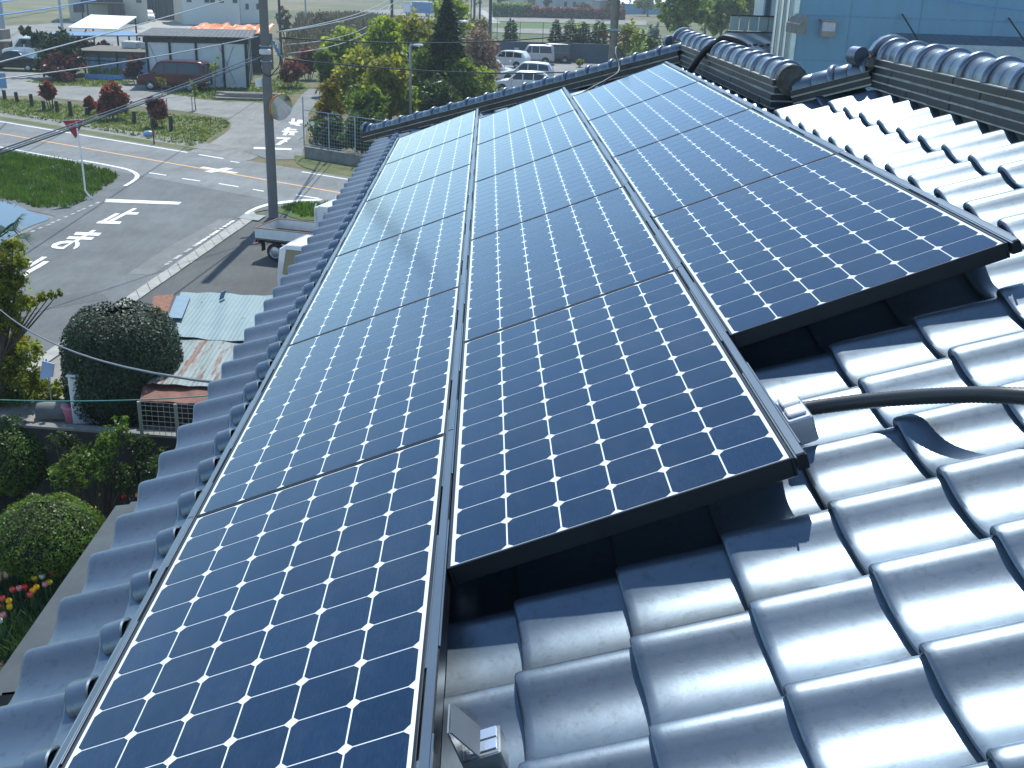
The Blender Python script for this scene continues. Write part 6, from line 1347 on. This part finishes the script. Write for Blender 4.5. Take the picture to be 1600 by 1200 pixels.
# tulips and daffodils
def stalk(h_, cup, lf, label, loc, name, cat, group, seed):
    t = thing(name, label, cat, loc, rnd.uniform(0, 6), group); g = random.Random(seed); mb = MB(); mb.tube([(0, 0, 0), (.01, .005, h_ * .6), (.015, .01, h_)], .006, 5); mb.build('stem', M_stem, t)
    mb = MB()
    for k in range(3):
        a = g.uniform(0, 6.28); d = Vector((math.cos(a), math.sin(a), 0)); s_ = Vector((-d.y, d.x, 0)) * .022; mb.grid([[d * .01 - s_ * .5, d * .01 + s_ * .5], [d * .06 + Vector((0, 0, h_ * .4)) - s_, d * .06 + Vector((0, 0, h_ * .4)) + s_], [d * .14 + Vector((0, 0, h_ * .65)) - s_ * .2, d * .14 + Vector((0, 0, h_ * .65)) + s_ * .2]])
    mb.build('leaf', M_tleaf, t); mb = MB(); n = 6
    if name == 'tulip':
        for k in range(n):
            a = 6.283 * k / n; d = Vector((math.cos(a), math.sin(a), 0)); s_ = Vector((-d.y, d.x, 0)); r = .034 if k % 2 else .030
            mb.grid([[Vector((.015, .01, h_)) + d * rr * r + s_ * w * .018 + Vector((0, 0, z)) for w in (-1, 0, 1)] for rr, z in ((.25, -.006), (1.0, .018), (1.05, .045), (.7, .07))])
    else:
        for k in range(n):
            a = 6.283 * k / n; d = Vector((math.cos(a), math.sin(a), 0)); s_ = Vector((-d.y, d.x, 0)); mb.add([Vector((.015, .01, h_)) + d * .01, Vector((.015, .01, h_ + .008)) + d * .03 + s_ * .014, Vector((.015, .01, h_)) + d * .05, Vector((.015, .01, h_ + .008)) + d * .03 - s_ * .014], [(0, 1, 2, 3)])
        mb.cyl((.015, .01, h_), (.015, .01, h_ + .03), .012, 8, .02)
    mb.build('petals', cup, t, smooth=True); return t
M_stem = mat('flower_stem', (.06, .13, .03), .6); M_tleaf = leafmat('tulip_leaf', [(.04, .10, .035), (.07, .14, .05)], .45, .25)
PC = {'red': mat('red_petal', (.62, .03, .035), .45), 'coral': mat('coral_petal', (.72, .12, .10), .45), 'yellow': mat('yellow_petal', (.80, .52, .02), .45), 'pink': mat('pink_petal', (.70, .32, .36), .45), 'white': mat('white_petal', (.78, .76, .68), .45)}
TU = [(5, 941, 'coral'), (0, 953, 'red'), (14, 945, 'yellow'), (18, 953, 'yellow'), (6, 967, 'pink'), (2, 974, 'white'), (21, 927, 'coral'), (31, 925, 'pink'), (41, 921, 'red'), (46, 935, 'coral'), (51, 927, 'yellow'), (60, 922, 'yellow'), (71, 919, 'pink'), (53, 909, 'yellow'), (80, 914, 'yellow'), (68, 905, 'white'), (82, 898, 'red'), (195, 781, 'red'), (208, 783, 'white'), (214, 778, 'yellow'), (247, 737, 'red'), (237, 747, 'red'), (218, 783, 'coral')]
cnt = {}
for i, (px, py, c) in enumerate(TU):
    far = px > 100; q = G(px, py, GZ + .42); nm = c
    where = 'by the canopy corner beside the eave tiles' if far and py > 770 else ('peeping past the eave tiles' if far else 'in the tulip bed at the lower left edge')
    lab = {5: 'coral tulip nearest the left edge', 0: 'red tulip cut by the left edge'}.get(px) if not far else None
    if not lab:
        cnt[(c, where)] = cnt.get((c, where), 0) + 1; k = cnt[(c, where)]; lab = '%s tulip %s' % (c, where) if k == 1 else '%s %s tulip from the left %s' % ({2: 'second', 3: 'third', 4: 'fourth', 5: 'fifth', 6: 'sixth'}[k], c, where.replace('in the tulip bed at the lower left edge', 'in the lower left tulip bed'))
    stalk(.42, PC[c], None, lab, (q.x, q.y, GZ + .012), 'tulip', 'tulip', 'tulips in the garden', i)
for i, (px, py, la) in enumerate(((145, 794, 'bright yellow daffodil right of the wide azalea'), (154, 775, 'pale yellow daffodil above the bright one'), (145, 811, 'white daffodil at the azalea edge'), (238, 741, 'dull yellow daffodil beside the red tulips at the eave'))):
    q = G(px, py, GZ + .36); stalk(.36, PC['white'] if i == 2 else PC['yellow'], None, la, (q.x, q.y, GZ + .012), 'daffodil', 'daffodil', 'daffodils in the garden', 300 + i)
# leafy ground cover under the tulips
tufts('bed_greenery', [GP([(-60, 930), (60, 905), (110, 900), (120, 960), (40, 1030), (-60, 1040)])], 420, .28, M_tleaf, 6, .014)
# ------------------------------------------------------------------ added haze volume standing in for the lens's veiling flare
mb = MB(); x0, x1, y0, y1, z0, z1 = -640, 640, -40, 560, GZ - 1.0, 16.0
mb.box(((x0 + x1) / 2, (y0 + y1) / 2, (z0 + z1) / 2), (x1 - x0, y1 - y0, z1 - z0))
m = bpy.data.materials.new('veil_haze'); m.use_nodes = True; N_ = m.node_tree.nodes; N_.remove(N_['Principled BSDF'])
v = N_.new('ShaderNodeVolumePrincipled'); v.inputs['Color'].default_value = (.78, .92, 1, 1); v.inputs['Density'].default_value = .0006; v.inputs['Anisotropy'].default_value = .35
m.node_tree.links.new(v.outputs[0], N_['Material Output'].inputs['Volume'])
o = mb.build('haze', m); o['kind'] = 'stuff'; o['label'] = 'thin pale haze volume added to imitate lens veil'; o['category'] = 'haze'
